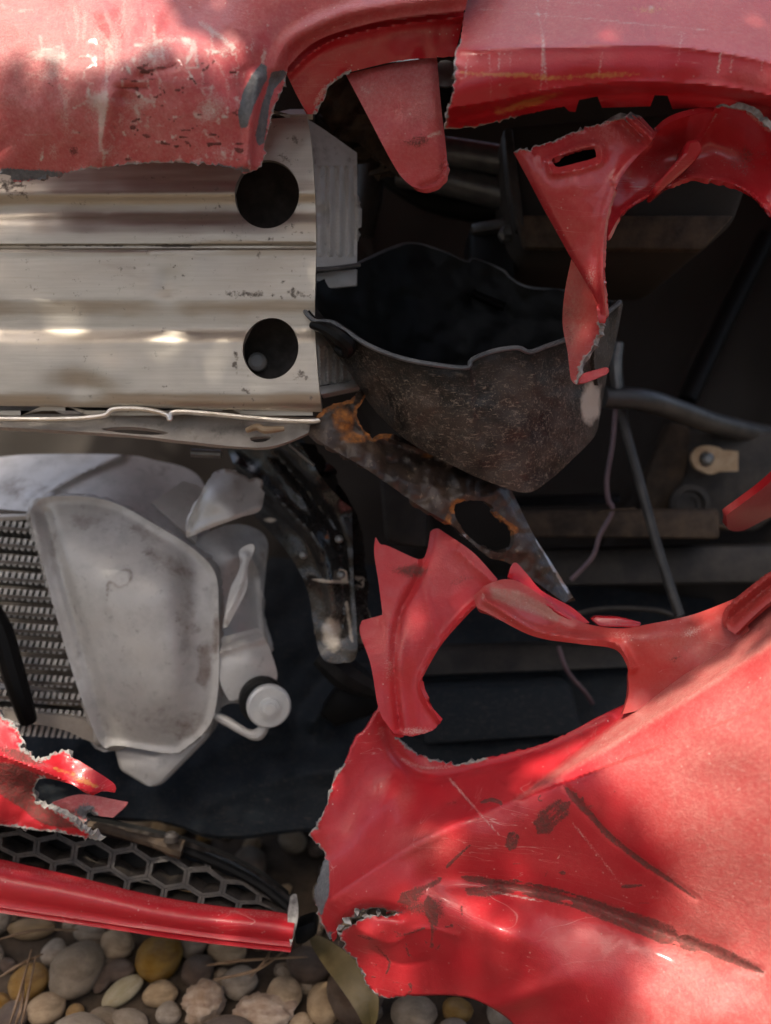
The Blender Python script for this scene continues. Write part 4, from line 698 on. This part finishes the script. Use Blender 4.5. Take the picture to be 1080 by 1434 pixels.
mN = {'dust_light': [mpoly([(720, 1122), (800, 1062), (1220, 740), (1220, 830), (1080, 905), (950, 990), (830, 1062)], 8, .75), mpoly([(850, 1068), (960, 985), (1220, 820), (1220, 1560), (840, 1560), (900, 1370), (950, 1260), (955, 1200), (900, 1110)], 70, .62), mblob(600, 1190, 60, 20, .2), mblob(565, 1120, 14, 30, .25, 15), mblob(580, 1170, 40, 14, .2)],  # both polygons paint sunlit areas paler, up to the shadow edge
      'scuff': [mline([(645, 1228), (700, 1238), (800, 1258)], 5, 9, 1.1), mline([(800, 1258), (880, 1288), (950, 1315)], 11, 18, 1.2), mline([(950, 1315), (1000, 1330), (1070, 1362)], 14, 6, 1.2), mpoly([(650, 1243), (700, 1240), (720, 1250), (680, 1256), (655, 1254)], 5, .9), mline([(790, 1100), (820, 1135), (870, 1185), (975, 1258)], 8, 3.5, 1.1), mline([(795, 1125), (770, 1145), (755, 1165)], 18, 14, .95), mline([(720, 1165), (714, 1190)], 11, 8, 1.), mline([(870, 1242), (900, 1240)], 3, 2, 1.), mblob(788, 1222, 6, 3.5, 1.),
                mline([(672, 1125), (690, 1120), (705, 1126)], 4, 3, .9), mline([(625, 1215), (640, 1200), (660, 1182)], 4, 2, .8), mline([(560, 1262), (590, 1245), (620, 1228)], 10, 6, .8), mline([(600, 1255), (608, 1300), (605, 1330)], 8, 3, .7), mline([(520, 1320), (545, 1345), (540, 1365)], 4, 2, .7), mline([(565, 1325), (580, 1345)], 3, 2, .7), mline([(500, 1310), (540, 1315), (600, 1298)], 4, 2, .7), mblob(905, 1120, 8, 3, .4), mline([(880, 1190), (910, 1220)], 1.5, 1.5, .8),
                mblob(632, 1126, 16, 8, .35)],
      'bare': [mblob(510, 1282, 34, 9, .55, -15), mblob(560, 1277, 16, 7, .55), mpoly([(452, 1200), (462, 1205), (462, 1250), (450, 1285), (440, 1260), (440, 1230)], 6, .9), mblob(463, 1310, 8, 8, .8), mline([(525, 1395), (600, 1394)], 3, 2, .4)],
      'white': [mline([(480, 1300), (495, 1283), (512, 1278)], 4, 4, .6), mline([(625, 1085), (655, 1120), (700, 1170)], 2.5, 2, .7), mline([(800, 1150), (840, 1200), (870, 1240)], 2.5, 2.5, .5), mblob(970, 1330, 6, 4, .7), mblob(1065, 1362, 10, 6, .8, 30), mline([(560, 1062), (600, 1076), (650, 1070)], 6, 4, .55), mblob(1035, 1105, 3, 3, .9)]}
mN['dust_light'] += [lambda x, y: .05 * (1 + noise(x / 50, y / 50, 0, 8))]
for k in range(16):
    o_, t0 = rm.uniform(-16, 16), rm.uniform(0, .6); q_ = resample(catmull([(645, 1228), (700, 1238), (800, 1260), (880, 1290), (950, 1316), (1000, 1334), (1070, 1364)], 6), 60); a_, b_ = int(t0 * 59), int(min(1, t0 + rm.uniform(.12, .4)) * 59)
    mN['white' if k % 3 == 0 else 'scuff'] += [mline([(x + o_ * .3, y + o_) for x, y in q_[a_:b_:5]] or [(0, 0), (1, 1)], rm.uniform(1.2, 2.2), 1., .75)] if b_ - a_ > 11 else []
mN['scuff'] += [mblob(575, 1270, 30, 16, .5), mblob(610, 1275, 20, 24, .45), mblob(740, 1150, 30, 20, .35)] + marks(20, (470, 1290, 640, 1390), (5, 30), (1.5, 3), .7, .5) + marks(14, (640, 1100, 900, 1280), (4, 22), (1.5, 3), .7, .6)
mN['white'] += marks(30, (460, 1050, 1080, 1430), (2, 14), (1.2, 2.2), .55, .5)
fN = [slope(L3, SGN3, .0005, 45), facet, fold(L3, .0015, 9), fold([(600, 1235), (700, 1242), (820, 1264), (920, 1300), (1000, 1330)], -.006, 22), bump(690, 1300, 60, 22, .007, 15), bump(570, 1350, 60, 40, -.004), bump(720, 1400, 60, 16, .005, -20), bump(560, 1120, 18, 50, .003, 15), bump(600, 1165, 40, 20, .004, -20), bump(500, 1150, 30, 60, -.006), wob(.0012, 120, 5), wob(.0002, 30, 6), bump(620, 1250, 60, 25, .005, 20),
      fold([(540, 1020), (556, 1056), (600, 1085), (680, 1072), (760, 1050), (850, 1010)], -.004, 8), fold([(480, 1300), (510, 1275), (560, 1280)], -.006, 8), bump(520, 1310, 22, 20, .006), bump(1000, 1100, 60, 30, -.0015), fold([(700, 1240), (800, 1260), (880, 1290), (950, 1316), (1060, 1360)], -.0018, 7), fold([(790, 1100), (820, 1135), (870, 1185), (975, 1258)], -.001, 5), ridge([(500, 1300), (545, 1320), (590, 1300), (640, 1310)], .002, 8), ridge([(520, 1330), (560, 1350), (600, 1345)], -.002, 8)]
sheet('bumper_skin', [(531, 988, 'c'), (518, 1012), (508, 1026), (498, 1034, 1), (482, 1070, 1.5), (466, 1096, 1.5), (459, 1122, 1.5), (446, 1150, 2), (432, 1170, 'c', 3), (446, 1186, 2), (455, 1196, 2), (449, 1220, 2), (440, 1250, 2), (446, 1282, 3), (462, 1316, 'c', 3), (472, 1304, 3), (482, 1330, 3), (500, 1350, 2), (515, 1380, 2), (535, 1397, 1.5), (575, 1395), (640, 1395), (680, 1407), (722, 1437), (770, 1500), (800, 1560, 'c'), (1220, 1560, 'c'), (1220, 740, 'c'), (1080, 846), (1020, 889), (968, 928), (893, 976), (835, 1005), (800, 1024, 1), (750, 1045, 1), (680, 1061, 1.5), (640, 1070, 1.5), (600, 1062, 1.5), (572, 1046, 1.5), (550, 1024, 1.5)],
      dN, [RED, TORN], cor, sp=2.9, sharp=180, creases=[L3[:-1] + [(716, 1125)], [(732, 1116)] + L2[1:], [(736, 1110)] + L1[1:]],
      holes=[[(474, 1304, 'c', 2), (486, 1288, 2), (498, 1280, 2), (510, 1275, 2), (528, 1272, 2), (545, 1276, 2), (558, 1278, 'c', 2), (540, 1283, 2), (522, 1281, 2), (508, 1287, 2), (494, 1294, 2)]], th=.0035, feats=fN, masks=mN, chipw=4, label='folded and scraped red outer skin')
dO = [(527, 752, .60), (605, 741, .598), (697, 811, .585), (594, 947, .585), (619, 1008, .58), (552, 1027, .577), (505, 880, .592), (580, 850, .588), (560, 930, .58), (640, 800, .588)]
sheet('mount_blade', [(526, 752, 'c'), (533, 762, 1), (547, 766), (586, 783), (597, 774), (603, 744, 'c'), (612, 740), (626, 748), (663, 774), (697, 811, 'c'), (677, 841), (658, 858), (619, 902), (594, 945), (588, 958), (597, 980), (620, 1007, 'c', 1), (611, 1019, 1), (582, 1030, 1), (552, 1027, 'c'), (541, 1013), (530, 991), (519, 930), (504, 886), (507, 869, 'c'), (536, 861, 'c'), (530, 813), (524, 774)], dO, [RED, TORN], cor, sp=3.6, th=.0035, chipw=5,
      feats=[fold([(677, 838), (655, 856), (617, 900), (591, 945), (594, 975), (616, 1008)], .004, 5), fold([(603, 744), (590, 800), (560, 862), (552, 940), (560, 1020)], -.004, 6), ridge([(585, 785), (600, 850), (612, 895)], .002, 8), step([(530, 860), (560, 900), (580, 1025)], -.004, 5), wob(.0007, 40, 4), ridge([(640, 770), (690, 815)], .004, 10)],
      masks={'scuff': [mblob(545, 775, 14, 20, .35), mblob(600, 850, 30, 40, .28), mblob(578, 800, 26, 10, .8), mblob(640, 815, 14, 8, .3), mblob(660, 808, 22, 6, .35)], 'dust_light': [lambda x, y: .04 + 0 * x, mblob(640, 790, 50, 30, .22), mblob(560, 900, 40, 70, .15)], 'white': [mblob(545, 930, 10, 30, .4), mblob(585, 1024, 22, 7, .7), mblob(548, 880, 8, 14, .3)]}, label='jagged red mounting blade left of the lamp opening')
sheet('lamp_frame', [(664, 834, 'c', 1), (684, 818), (712, 811), (740, 822), (791, 858), (824, 874), (870, 880), (908, 874), (969, 861), (1022, 841), (1040, 832, 'c'), (1050, 890, 'c'), (1026, 906), (968, 948), (925, 976), (890, 996, 'c'), (872, 1000, 'c'), (880, 974), (880, 950), (877, 930), (860, 909), (813, 902), (747, 891), (686, 860), (668, 850)],
      [(668, 840, .570), (740, 825, .578), (824, 874, .575), (969, 861, .562), (1040, 832, .548), (1045, 880, .54), (963, 930, .550), (891, 966, .558), (878, 932, .556), (813, 902, .560), (747, 891, .562), (686, 858, .562), (900, 900, .552)], [RED_IN, TORN], cor, sp=3.5, th=.004,
      feats=[fold([(680, 840), (700, 852), (750, 882), (813, 893), (862, 900), (884, 935)], .006, 7), fold([(690, 830), (740, 848), (800, 882)], -.003, 8), fold([(880, 892), (960, 885), (1020, 860)], .003, 14), wob(.001, 40, 2)],
      masks={'dust_light': [mpoly([(686, 823), (725, 827), (790, 860), (780, 872), (720, 850), (690, 838)], 4, .9), mblob(960, 900, 60, 20, .3)], 'white': [mblob(870, 890, 20, 8, .45), mblob(970, 885, 22, 8, .5, -25), mline([(678, 830), (676, 842)], 3, 3, .6)], 'scuff': [mblob(960, 915, 60, 10, .35, -25)]}, label='red arm over the lamp opening')
sheet('lamp_frame_fin', [(711, 808, 'c'), (716, 793), (723, 788), (740, 806), (760, 828), (800, 850), (826, 872, 'c'), (800, 872), (760, 846), (735, 822)], [(711, 808, .585), (740, 806, .588), (826, 872, .58), (760, 846, .58)], [RED, TORN], cor, sp=3, th=.004, feats=[fold([(716, 812), (760, 842), (800, 868)], .004, 5)])
prism('frame_clip', [(828, 868, .578), (835, 863, .578), (868, 864, .578), (900, 872, .576), (896, 880, .574), (840, 878, .576)], .008, RED_GLOSS, cor, .0015)
sheet('frame_end', [(1022, 850, 'c'), (1030, 838), (1080, 800), (1180, 720, 'c'), (1180, 770, 'c'), (1080, 842), (1030, 888, 'c'), (1018, 878)], [(1022, 850, .54), (1080, 805, .53), (1180, 720, .51), (1180, 770, .505), (1030, 888, .535)], [RED_IN, TORN], cor, sp=3.6, th=.004, feats=[fold([(1025, 866), (1080, 820), (1180, 744)], -.006, 7), fold([(1028, 846), (1080, 806)], .003, 5)])
for (a, b, c_, d_) in ((468, 1312, 14, -60), (476, 1300, 12, -20), (486, 1290, 14, 40), (500, 1276, 12, 80), (512, 1283, 10, 10), (545, 1276, 12, -30), (556, 1284, 9, 50), (530, 1278, 11, 100)):
    an = math.radians(d_); e = c_ * .9; u = np.array([math.cos(an), math.sin(an)]); v = np.array([-u[1], u[0]])
    q = [np.array([a, b]) + u * e * .7, np.array([a, b]) + v * e * .35, np.array([a, b]) - u * e * .6 + v * 2, np.array([a, b]) - v * e * .4]
    prism('torn_shred', [(*q[i], .548 - (.008 if i == 0 else 0)) for i in range(4)], .002, TORN if d_ % 3 else RED, cor, .0004, 1)

# ------------------------------------------------------------------ broken lower bumper strip with grille, lower left
low = empty('broken_lower_bumper', (-.2, .52, .02), 'broken red lower bumper strip with honeycomb grille and jagged shards, just above the pebbles', 'bumper strip')
lt = [(-160, 1166, .640), (0, 1203, .632), (100, 1226, .627), (210, 1253, .622), (300, 1268, .619), (380, 1276, .617), (414, 1283, .617)]; lb = [(-160, 1246, .625), (0, 1271, .617), (150, 1293, .612), (250, 1308, .608), (350, 1320, .606), (408, 1326, .606)]
lt_, lb_ = resample(catmull(lt, 8), 80), resample(catmull(lb, 8), 80); rows = []
for t in np.linspace(0, 1, 14):
    q = lt_ * (1 - t) + lb_ * t; q[:, 2] -= .007 * math.sin(math.pi * min(1, t * 1.15)); q[:, 2] += .0006 * noise(q[:, 0] / 40, q[:, 1] / 40, 0, 4); rows.append(P(q[:, 0], q[:, 1], q[:, 2]))
rows.append(rows[-1] + FWD * .012 - UP * .002); da = np.array([[.55 * max(0, 1 - abs(i - 1.5) / 3) * (1 if 20 < j else .4) for j in range(80)] for i in range(15)])
loft('lip', rows, RED, low, th=.0035, vattr={'white': da * .75}, label='glossy red lip, scuffed along its upper edge')
gt = resample(catmull([(-160, 1130, .640), (0, 1152, .632), (125, 1162, .635), (240, 1186, .637), (300, 1207, .636), (360, 1237, .632), (408, 1274, .624)], 8), 120); gb = resample(catmull([(-160, 1172, .640), (0, 1204, .632), (100, 1227, .627), (210, 1254, .622), (300, 1269, .619), (380, 1278, .617), (412, 1284, .617)], 8), 120)
def gmap(u, v):
    u = np.clip(u, 0, 1); f = lambda A: np.array([np.interp(u * 119, np.arange(120), A[:, k]) for k in range(3)]); q = f(gt) * (1 - v) + f(gb) * v; return P(q[0], q[1], q[2])
loft('grille_back', [[p + FWD * .02 for p in P(gt[::3, 0], gt[::3, 1] - 3, gt[::3, 2])], [p + FWD * .02 for p in P(gb[::3, 0], gb[::3, 1] + 2, gb[::3, 2])]], BLK, low, th=.003)
V, F = [], []; NU = 12; NV = 2.2
for i in range(-1, NU + 1):
    for j in range(-1, 4):
        cu = (i + (.5 if j % 2 else 0)) / (NU - 1) * 1.0; cv = (j + .12) / NV; ring = []
        for k in range(6):
            an = math.pi / 3 * k + math.pi / 6; ring.append((cu + math.cos(an) * .62 / NU, cv + math.sin(an) * .66 / NV))
        ins = [(cu + (a - cu) * .84, cv + (b - cv) * .80) for a, b in ring]
        if not (0 <= cu <= 1.02) : continue
        cl = lambda p: (min(max(p[0], 0), 1), min(max(p[1], 0), 1)); b0 = len(V)
        for r_, off in ((ring, 0), (ins, 0), (ins, .016)):
            for p in r_: V.append(gmap(*cl(p)) + FWD * off)
        for k in range(6):
            k2 = (k + 1) % 6; F += [(b0 + k, b0 + k2, b0 + 6 + k2, b0 + 6 + k), (b0 + 6 + k, b0 + 6 + k2, b0 + 12 + k2, b0 + 12 + k)]
link('honeycomb_grille', V, F, HONEY, low, smooth=False)
tubew('grille_frame', P(gt[:, 0], gt[:, 1], gt[:, 2] - .001), .0032, BLK, low, res=8)
tube('grille_rail', [(100, 1150, .632), (160, 1164, .632), (215, 1180, .630), (240, 1186, .628), (256, 1190, .628)], [.003, .003, .0035, .006, .0065], BROWNB, low); disc('rail_stud', P(240, 1178, .622), UP, [(.005, 0), (.005, .004), (.003, .006)], HONEY, low, 12)
sheet('grille_cheek', [(240, 1188, 'c'), (300, 1196), (350, 1220), (405, 1262), (412, 1276, 'c'), (360, 1240), (300, 1212)], [(240, 1188, .64), (350, 1220, .638), (412, 1276, .622)], BLUEBLK, low, sp=4, th=.02)
sheet('end_flap', [(407, 1256, 'c'), (415, 1252), (418, 1280), (412, 1310), (407, 1326, 'c'), (403, 1290)], [(407, 1256, .615), (407, 1326, .604), (418, 1280, .612)], TORN, low, sp=3, th=.006); prism('end_bracket', [(412, 1300, .62), (440, 1290, .63), (446, 1310, .63), (425, 1325, .62), (412, 1326, .615)], .02, BLK, low, .003)
dF = [(-160, 1020, .60), (0, 1060, .585), (60, 1085, .58), (130, 1112, .578), (0, 997, .60), (96, 1049, .590), (163, 1104, .585), (50, 1110, .595), (140, 1178, .592), (-160, 1150, .60), (0, 1150, .592)]
sheet('torn_shard', [(-160, 900, 'c', 3), (0, 997, 3), (21, 1014, 3), (29, 1030, 4), (36, 1042, 3), (27, 1043, 2), (40, 1053, 3), (60, 1060, 4), (78, 1052, 3), (96, 1049, 'c', 2), (100, 1060, 1), (114, 1067), (156, 1094), (163, 1104, 'c'), (161, 1110, 'c'), (145, 1107, 'c'), (130, 1114, 'c'), (117, 1109), (99, 1098), (62, 1090, 2), (49, 1102, 2), (52, 1124, 3), (73, 1133, 3), (101, 1146, 3), (117, 1161, 2), (143, 1176, 'c'), (140, 1178, 'c', 2), (117, 1173, 2), (88, 1167, 2), (52, 1163, 2), (0, 1156, 2), (-160, 1140, 'c')], dF, [RED, TORN], low, sp=2.8, th=.004, chipw=6,
      feats=[ridge([(-60, 1040), (0, 1058), (62, 1081), (127, 1110)], .006, 10), wob(.0015, 25, 3)], masks={'scuff': [mpoly([(-60, 1060), (20, 1072), (60, 1088), (48, 1102), (52, 1124), (80, 1140), (105, 1158), (60, 1150), (0, 1110), (-60, 1090)], 10, 1.2), mblob(30, 1058, 40, 10, .8, 20), mblob(70, 1150, 30, 8, .7, 20)], 'ochre': [mline([(75, 1075), (100, 1085), (138, 1102)], 8, 8, .7), mline([(0, 1058), (62, 1081)], 3, 3, .5)]}, label='jagged red shard with scraped brown face')
sheet('torn_shard', [(73, 1124, 'c'), (114, 1113), (179, 1123, 'c'), (176, 1129), (158, 1145, 'c'), (137, 1142, 2), (126, 1134, 2), (119, 1151, 2), (114, 1157, 'c', 2), (100, 1143)], [(73, 1124, .60), (179, 1123, .605), (158, 1145, .60), (114, 1157, .60)], [RED_DUSTY, TORN], low, sp=2.6, th=.004, masks={'bare': [mblob(118, 1135, 20, 14, .75)], 'dust_light': [lambda x, y: .4 + 0 * x]}, label='small grey and red splinter below the larger shard')

# ------------------------------------------------------------------ litter on the pebbles
def strand(name, pts, r, mat, label, cat, grp): 
    q = catmull([(a, b, gdepth(b) - h) for a, b, h in pts], 6); tubew(name, P(q[:, 0], q[:, 1], q[:, 2]), r, mat, None, res=6, label=label, cat=cat, group=grp)
for i, (pts, lab) in enumerate([([(0, 1315, .06), (50, 1303, .065), (110, 1302, .06)], 'pale curved dry stalk under the lip at the left edge'), ([(0, 1368, .05), (30, 1350, .055), (60, 1336, .05)], 'thin grey stalk crossing the stones at the left edge'),
        ([(14, 1434, .05), (28, 1390, .06), (44, 1330, .055)], 'brown pine needle standing steeply at the far left'), ([(30, 1434, .05), (38, 1400, .06), (50, 1340, .055)], 'second steep brown pine needle at the far left'), ([(22, 1434, .05), (30, 1410, .06), (34, 1370, .055)], 'short steep pine needle at the far left'),
        ([(290, 1352, .06), (340, 1345, .065), (430, 1340, .06)], 'long dry needle lying across the pebbles under the lip end'), ([(350, 1368, .06), (372, 1345, .065), (380, 1325, .06)], 'short dry blade slanting up below the lip end'), ([(300, 1372, .06), (360, 1358, .065), (400, 1330, .06)], 'thin dry stem below the long needle')]):
    strand('pine_needle', pts, [.0006, .0012, .001, .0005], NEEDLE, lab, 'pine needle', 'dry needles and stems on the pebbles')
ql = [(440, 1310, .05), (470, 1340, .06), (498, 1372, .06), (515, 1405, .05), (520, 1440, .03)]; qc = catmull([(a, b, gdepth(b) - h) for a, b, h in ql], 6); W = P(qc[:, 0], qc[:, 1], qc[:, 2]); wd = .010 * np.sin(np.linspace(.15, math.pi, len(W)))**.6
loft('dry_leaf', [W + (RT * .9 + UP * .5) * wd[:, None] * s + FWD * (abs(s) * -.003) for s in (-1, -.5, 0, .5, 1)], LEAFD, None, th=.0006, label='long dry olive leaf drooping beside the torn red corner', cat='leaf')

# ------------------------------------------------------------------ added unseen tree, leaves laid out to shape the dappled shade
tree = empty('added_shade_tree', (1.5, -3.2, 0), 'unseen tree added behind the viewer, leaves laid out to shape the dappled shade', 'tree')
tubew('trunk', catmull([(1.5, -3.2, 0), (1.45, -3.1, 1.2), (1.3, -2.7, 2.2), (1.0, -2.0, 2.9), (.5, -1.2, 2.4), (.1, -.1, 1.85)], 6), [.16, .13, .1, .06, .03, .012], BARK, tree, res=10)
LIT = [([(-60, -60), (250, -60), (225, 40), (170, 70), (120, 230), (-60, 230)], .5, .0), ([(190, 65), (262, 65), (268, 130), (200, 135)], .49, 0), ([(150, 100), (340, 100), (330, 200), (150, 215)], .49, .1),
       ([(850, 1066), (950, 988), (1080, 902), (1220, 810), (1220, 1560), (880, 1540), (935, 1340), (975, 1250), (955, 1180), (890, 1090)], tps(dN), .0), ([(725, 1118), (900, 982), (1080, 848), (1200, 760), (1200, 850), (1080, 905), (950, 990), (830, 1060)], tps(dN), 0),
       ([(-40, 980), (170, 1080), (170, 1130), (-40, 1120)], .59, .05), ([(440, 520), (520, 560), (500, 600), (430, 600)], .577, .4), ([(585, 1225), (700, 1180), (725, 1190), (650, 1225), (600, 1240)], tps(dN), 0), ([(480, 1330), (560, 1300), (570, 1380), (520, 1385)], tps(dN), .2), ([(640, 1280), (720, 1290), (730, 1330), (650, 1320)], .525, 0)]
V, F = [], []; U1 = np.cross(SUN, [0, 0, 1.]); U1 /= np.linalg.norm(U1); U2 = np.cross(U1, np.array(SUN)); cen = P(540, 600, .55); D0 = 1.15
rr = random.Random(3); g3 = np.random.default_rng(3); NL = 14000; SA = np.array(SUN)
Q = cen + U1 * g3.uniform(-.44, .44, (NL, 1)) + U2 * g3.uniform(-.48, .48, (NL, 1)) + SA * (D0 + g3.uniform(0, .5, (NL, 1))); gone = np.zeros(NL, bool)
for pl, d, keep in LIT:      # leaves cleared so the sun reaches only these chosen outlines
    pl = np.array(pl, float); hit = np.zeros(NL, bool)
    for i, j in ((0, 0), (.015, 0), (-.015, 0), (0, .015), (0, -.015)):
        h = Q + U1 * i + U2 * j; dd = np.full(NL, .5)
        for _ in range(4):
            k = h - SA * (((h - CAMN) @ FWD - dd) / (SA @ FWD))[:, None]; px, py, _d = pix(k); dd = np.clip(d(np.clip(px, -100, 1250), np.clip(py, 300, 1600)), .4, .8) if callable(d) else np.full(NL, d)
        hit |= inside(px, py, pl)
    gone |= hit & (g3.random(NL) > keep)
k = Q - SA * (((Q - CAMN) @ FWD - .564) / (SA @ FWD))[:, None]; px, py, _d = pix(k)
gone &= ~(inside(px, py, np.array([(-60., 415), (470, 415), (470, 600), (-60, 600)])))     # leaves put back to block the sun from the beam
for q in Q[~gone]:
    l = rr.uniform(.012, .024); wd = l * .5; ax = np.array([rr.gauss(0, 1) for _ in range(3)]); ax /= np.linalg.norm(ax); n_ = SA + .7 * np.array([rr.gauss(0, 1) for _ in range(3)]); s_ = np.cross(ax, n_); s_ /= np.linalg.norm(s_) + 1e-9
    b0 = len(V); V += [q - ax * l, q - ax * l * .2 + s_ * wd, q + ax * l * .5 + s_ * wd * .7, q + ax * l, q + ax * l * .5 - s_ * wd * .7, q - ax * l * .2 - s_ * wd]; F.append(tuple(range(b0, b0 + 6)))
SN = np.array(SUN)
for t in range(2600):    # added far leaf shell that blocks the sky behind the viewer
    az = rr.uniform(-1.75, 1.75); el = math.asin(rr.uniform(.0, .93)); v = np.array([math.sin(az) * math.cos(el), -math.cos(az) * math.cos(el), math.sin(el)])
    if v @ SN > .93: continue
    q = cen + v * rr.uniform(3.0, 4.2); l = rr.uniform(.10, .19); wd = l * .5
    ax = np.array([rr.gauss(0, 1) for _ in range(3)]); ax /= np.linalg.norm(ax); n_ = v + .6 * np.array([rr.gauss(0, 1) for _ in range(3)]); s_ = np.cross(ax, n_); s_ /= np.linalg.norm(s_) + 1e-9
    b0 = len(V); V += [q - ax * l, q - ax * l * .2 + s_ * wd, q + ax * l * .5 + s_ * wd * .7, q + ax * l, q + ax * l * .5 - s_ * wd * .7, q - ax * l * .2 - s_ * wd]; F.append(tuple(range(b0, b0 + 6)))
link('crown', V, F, LEAF, tree, smooth=False)
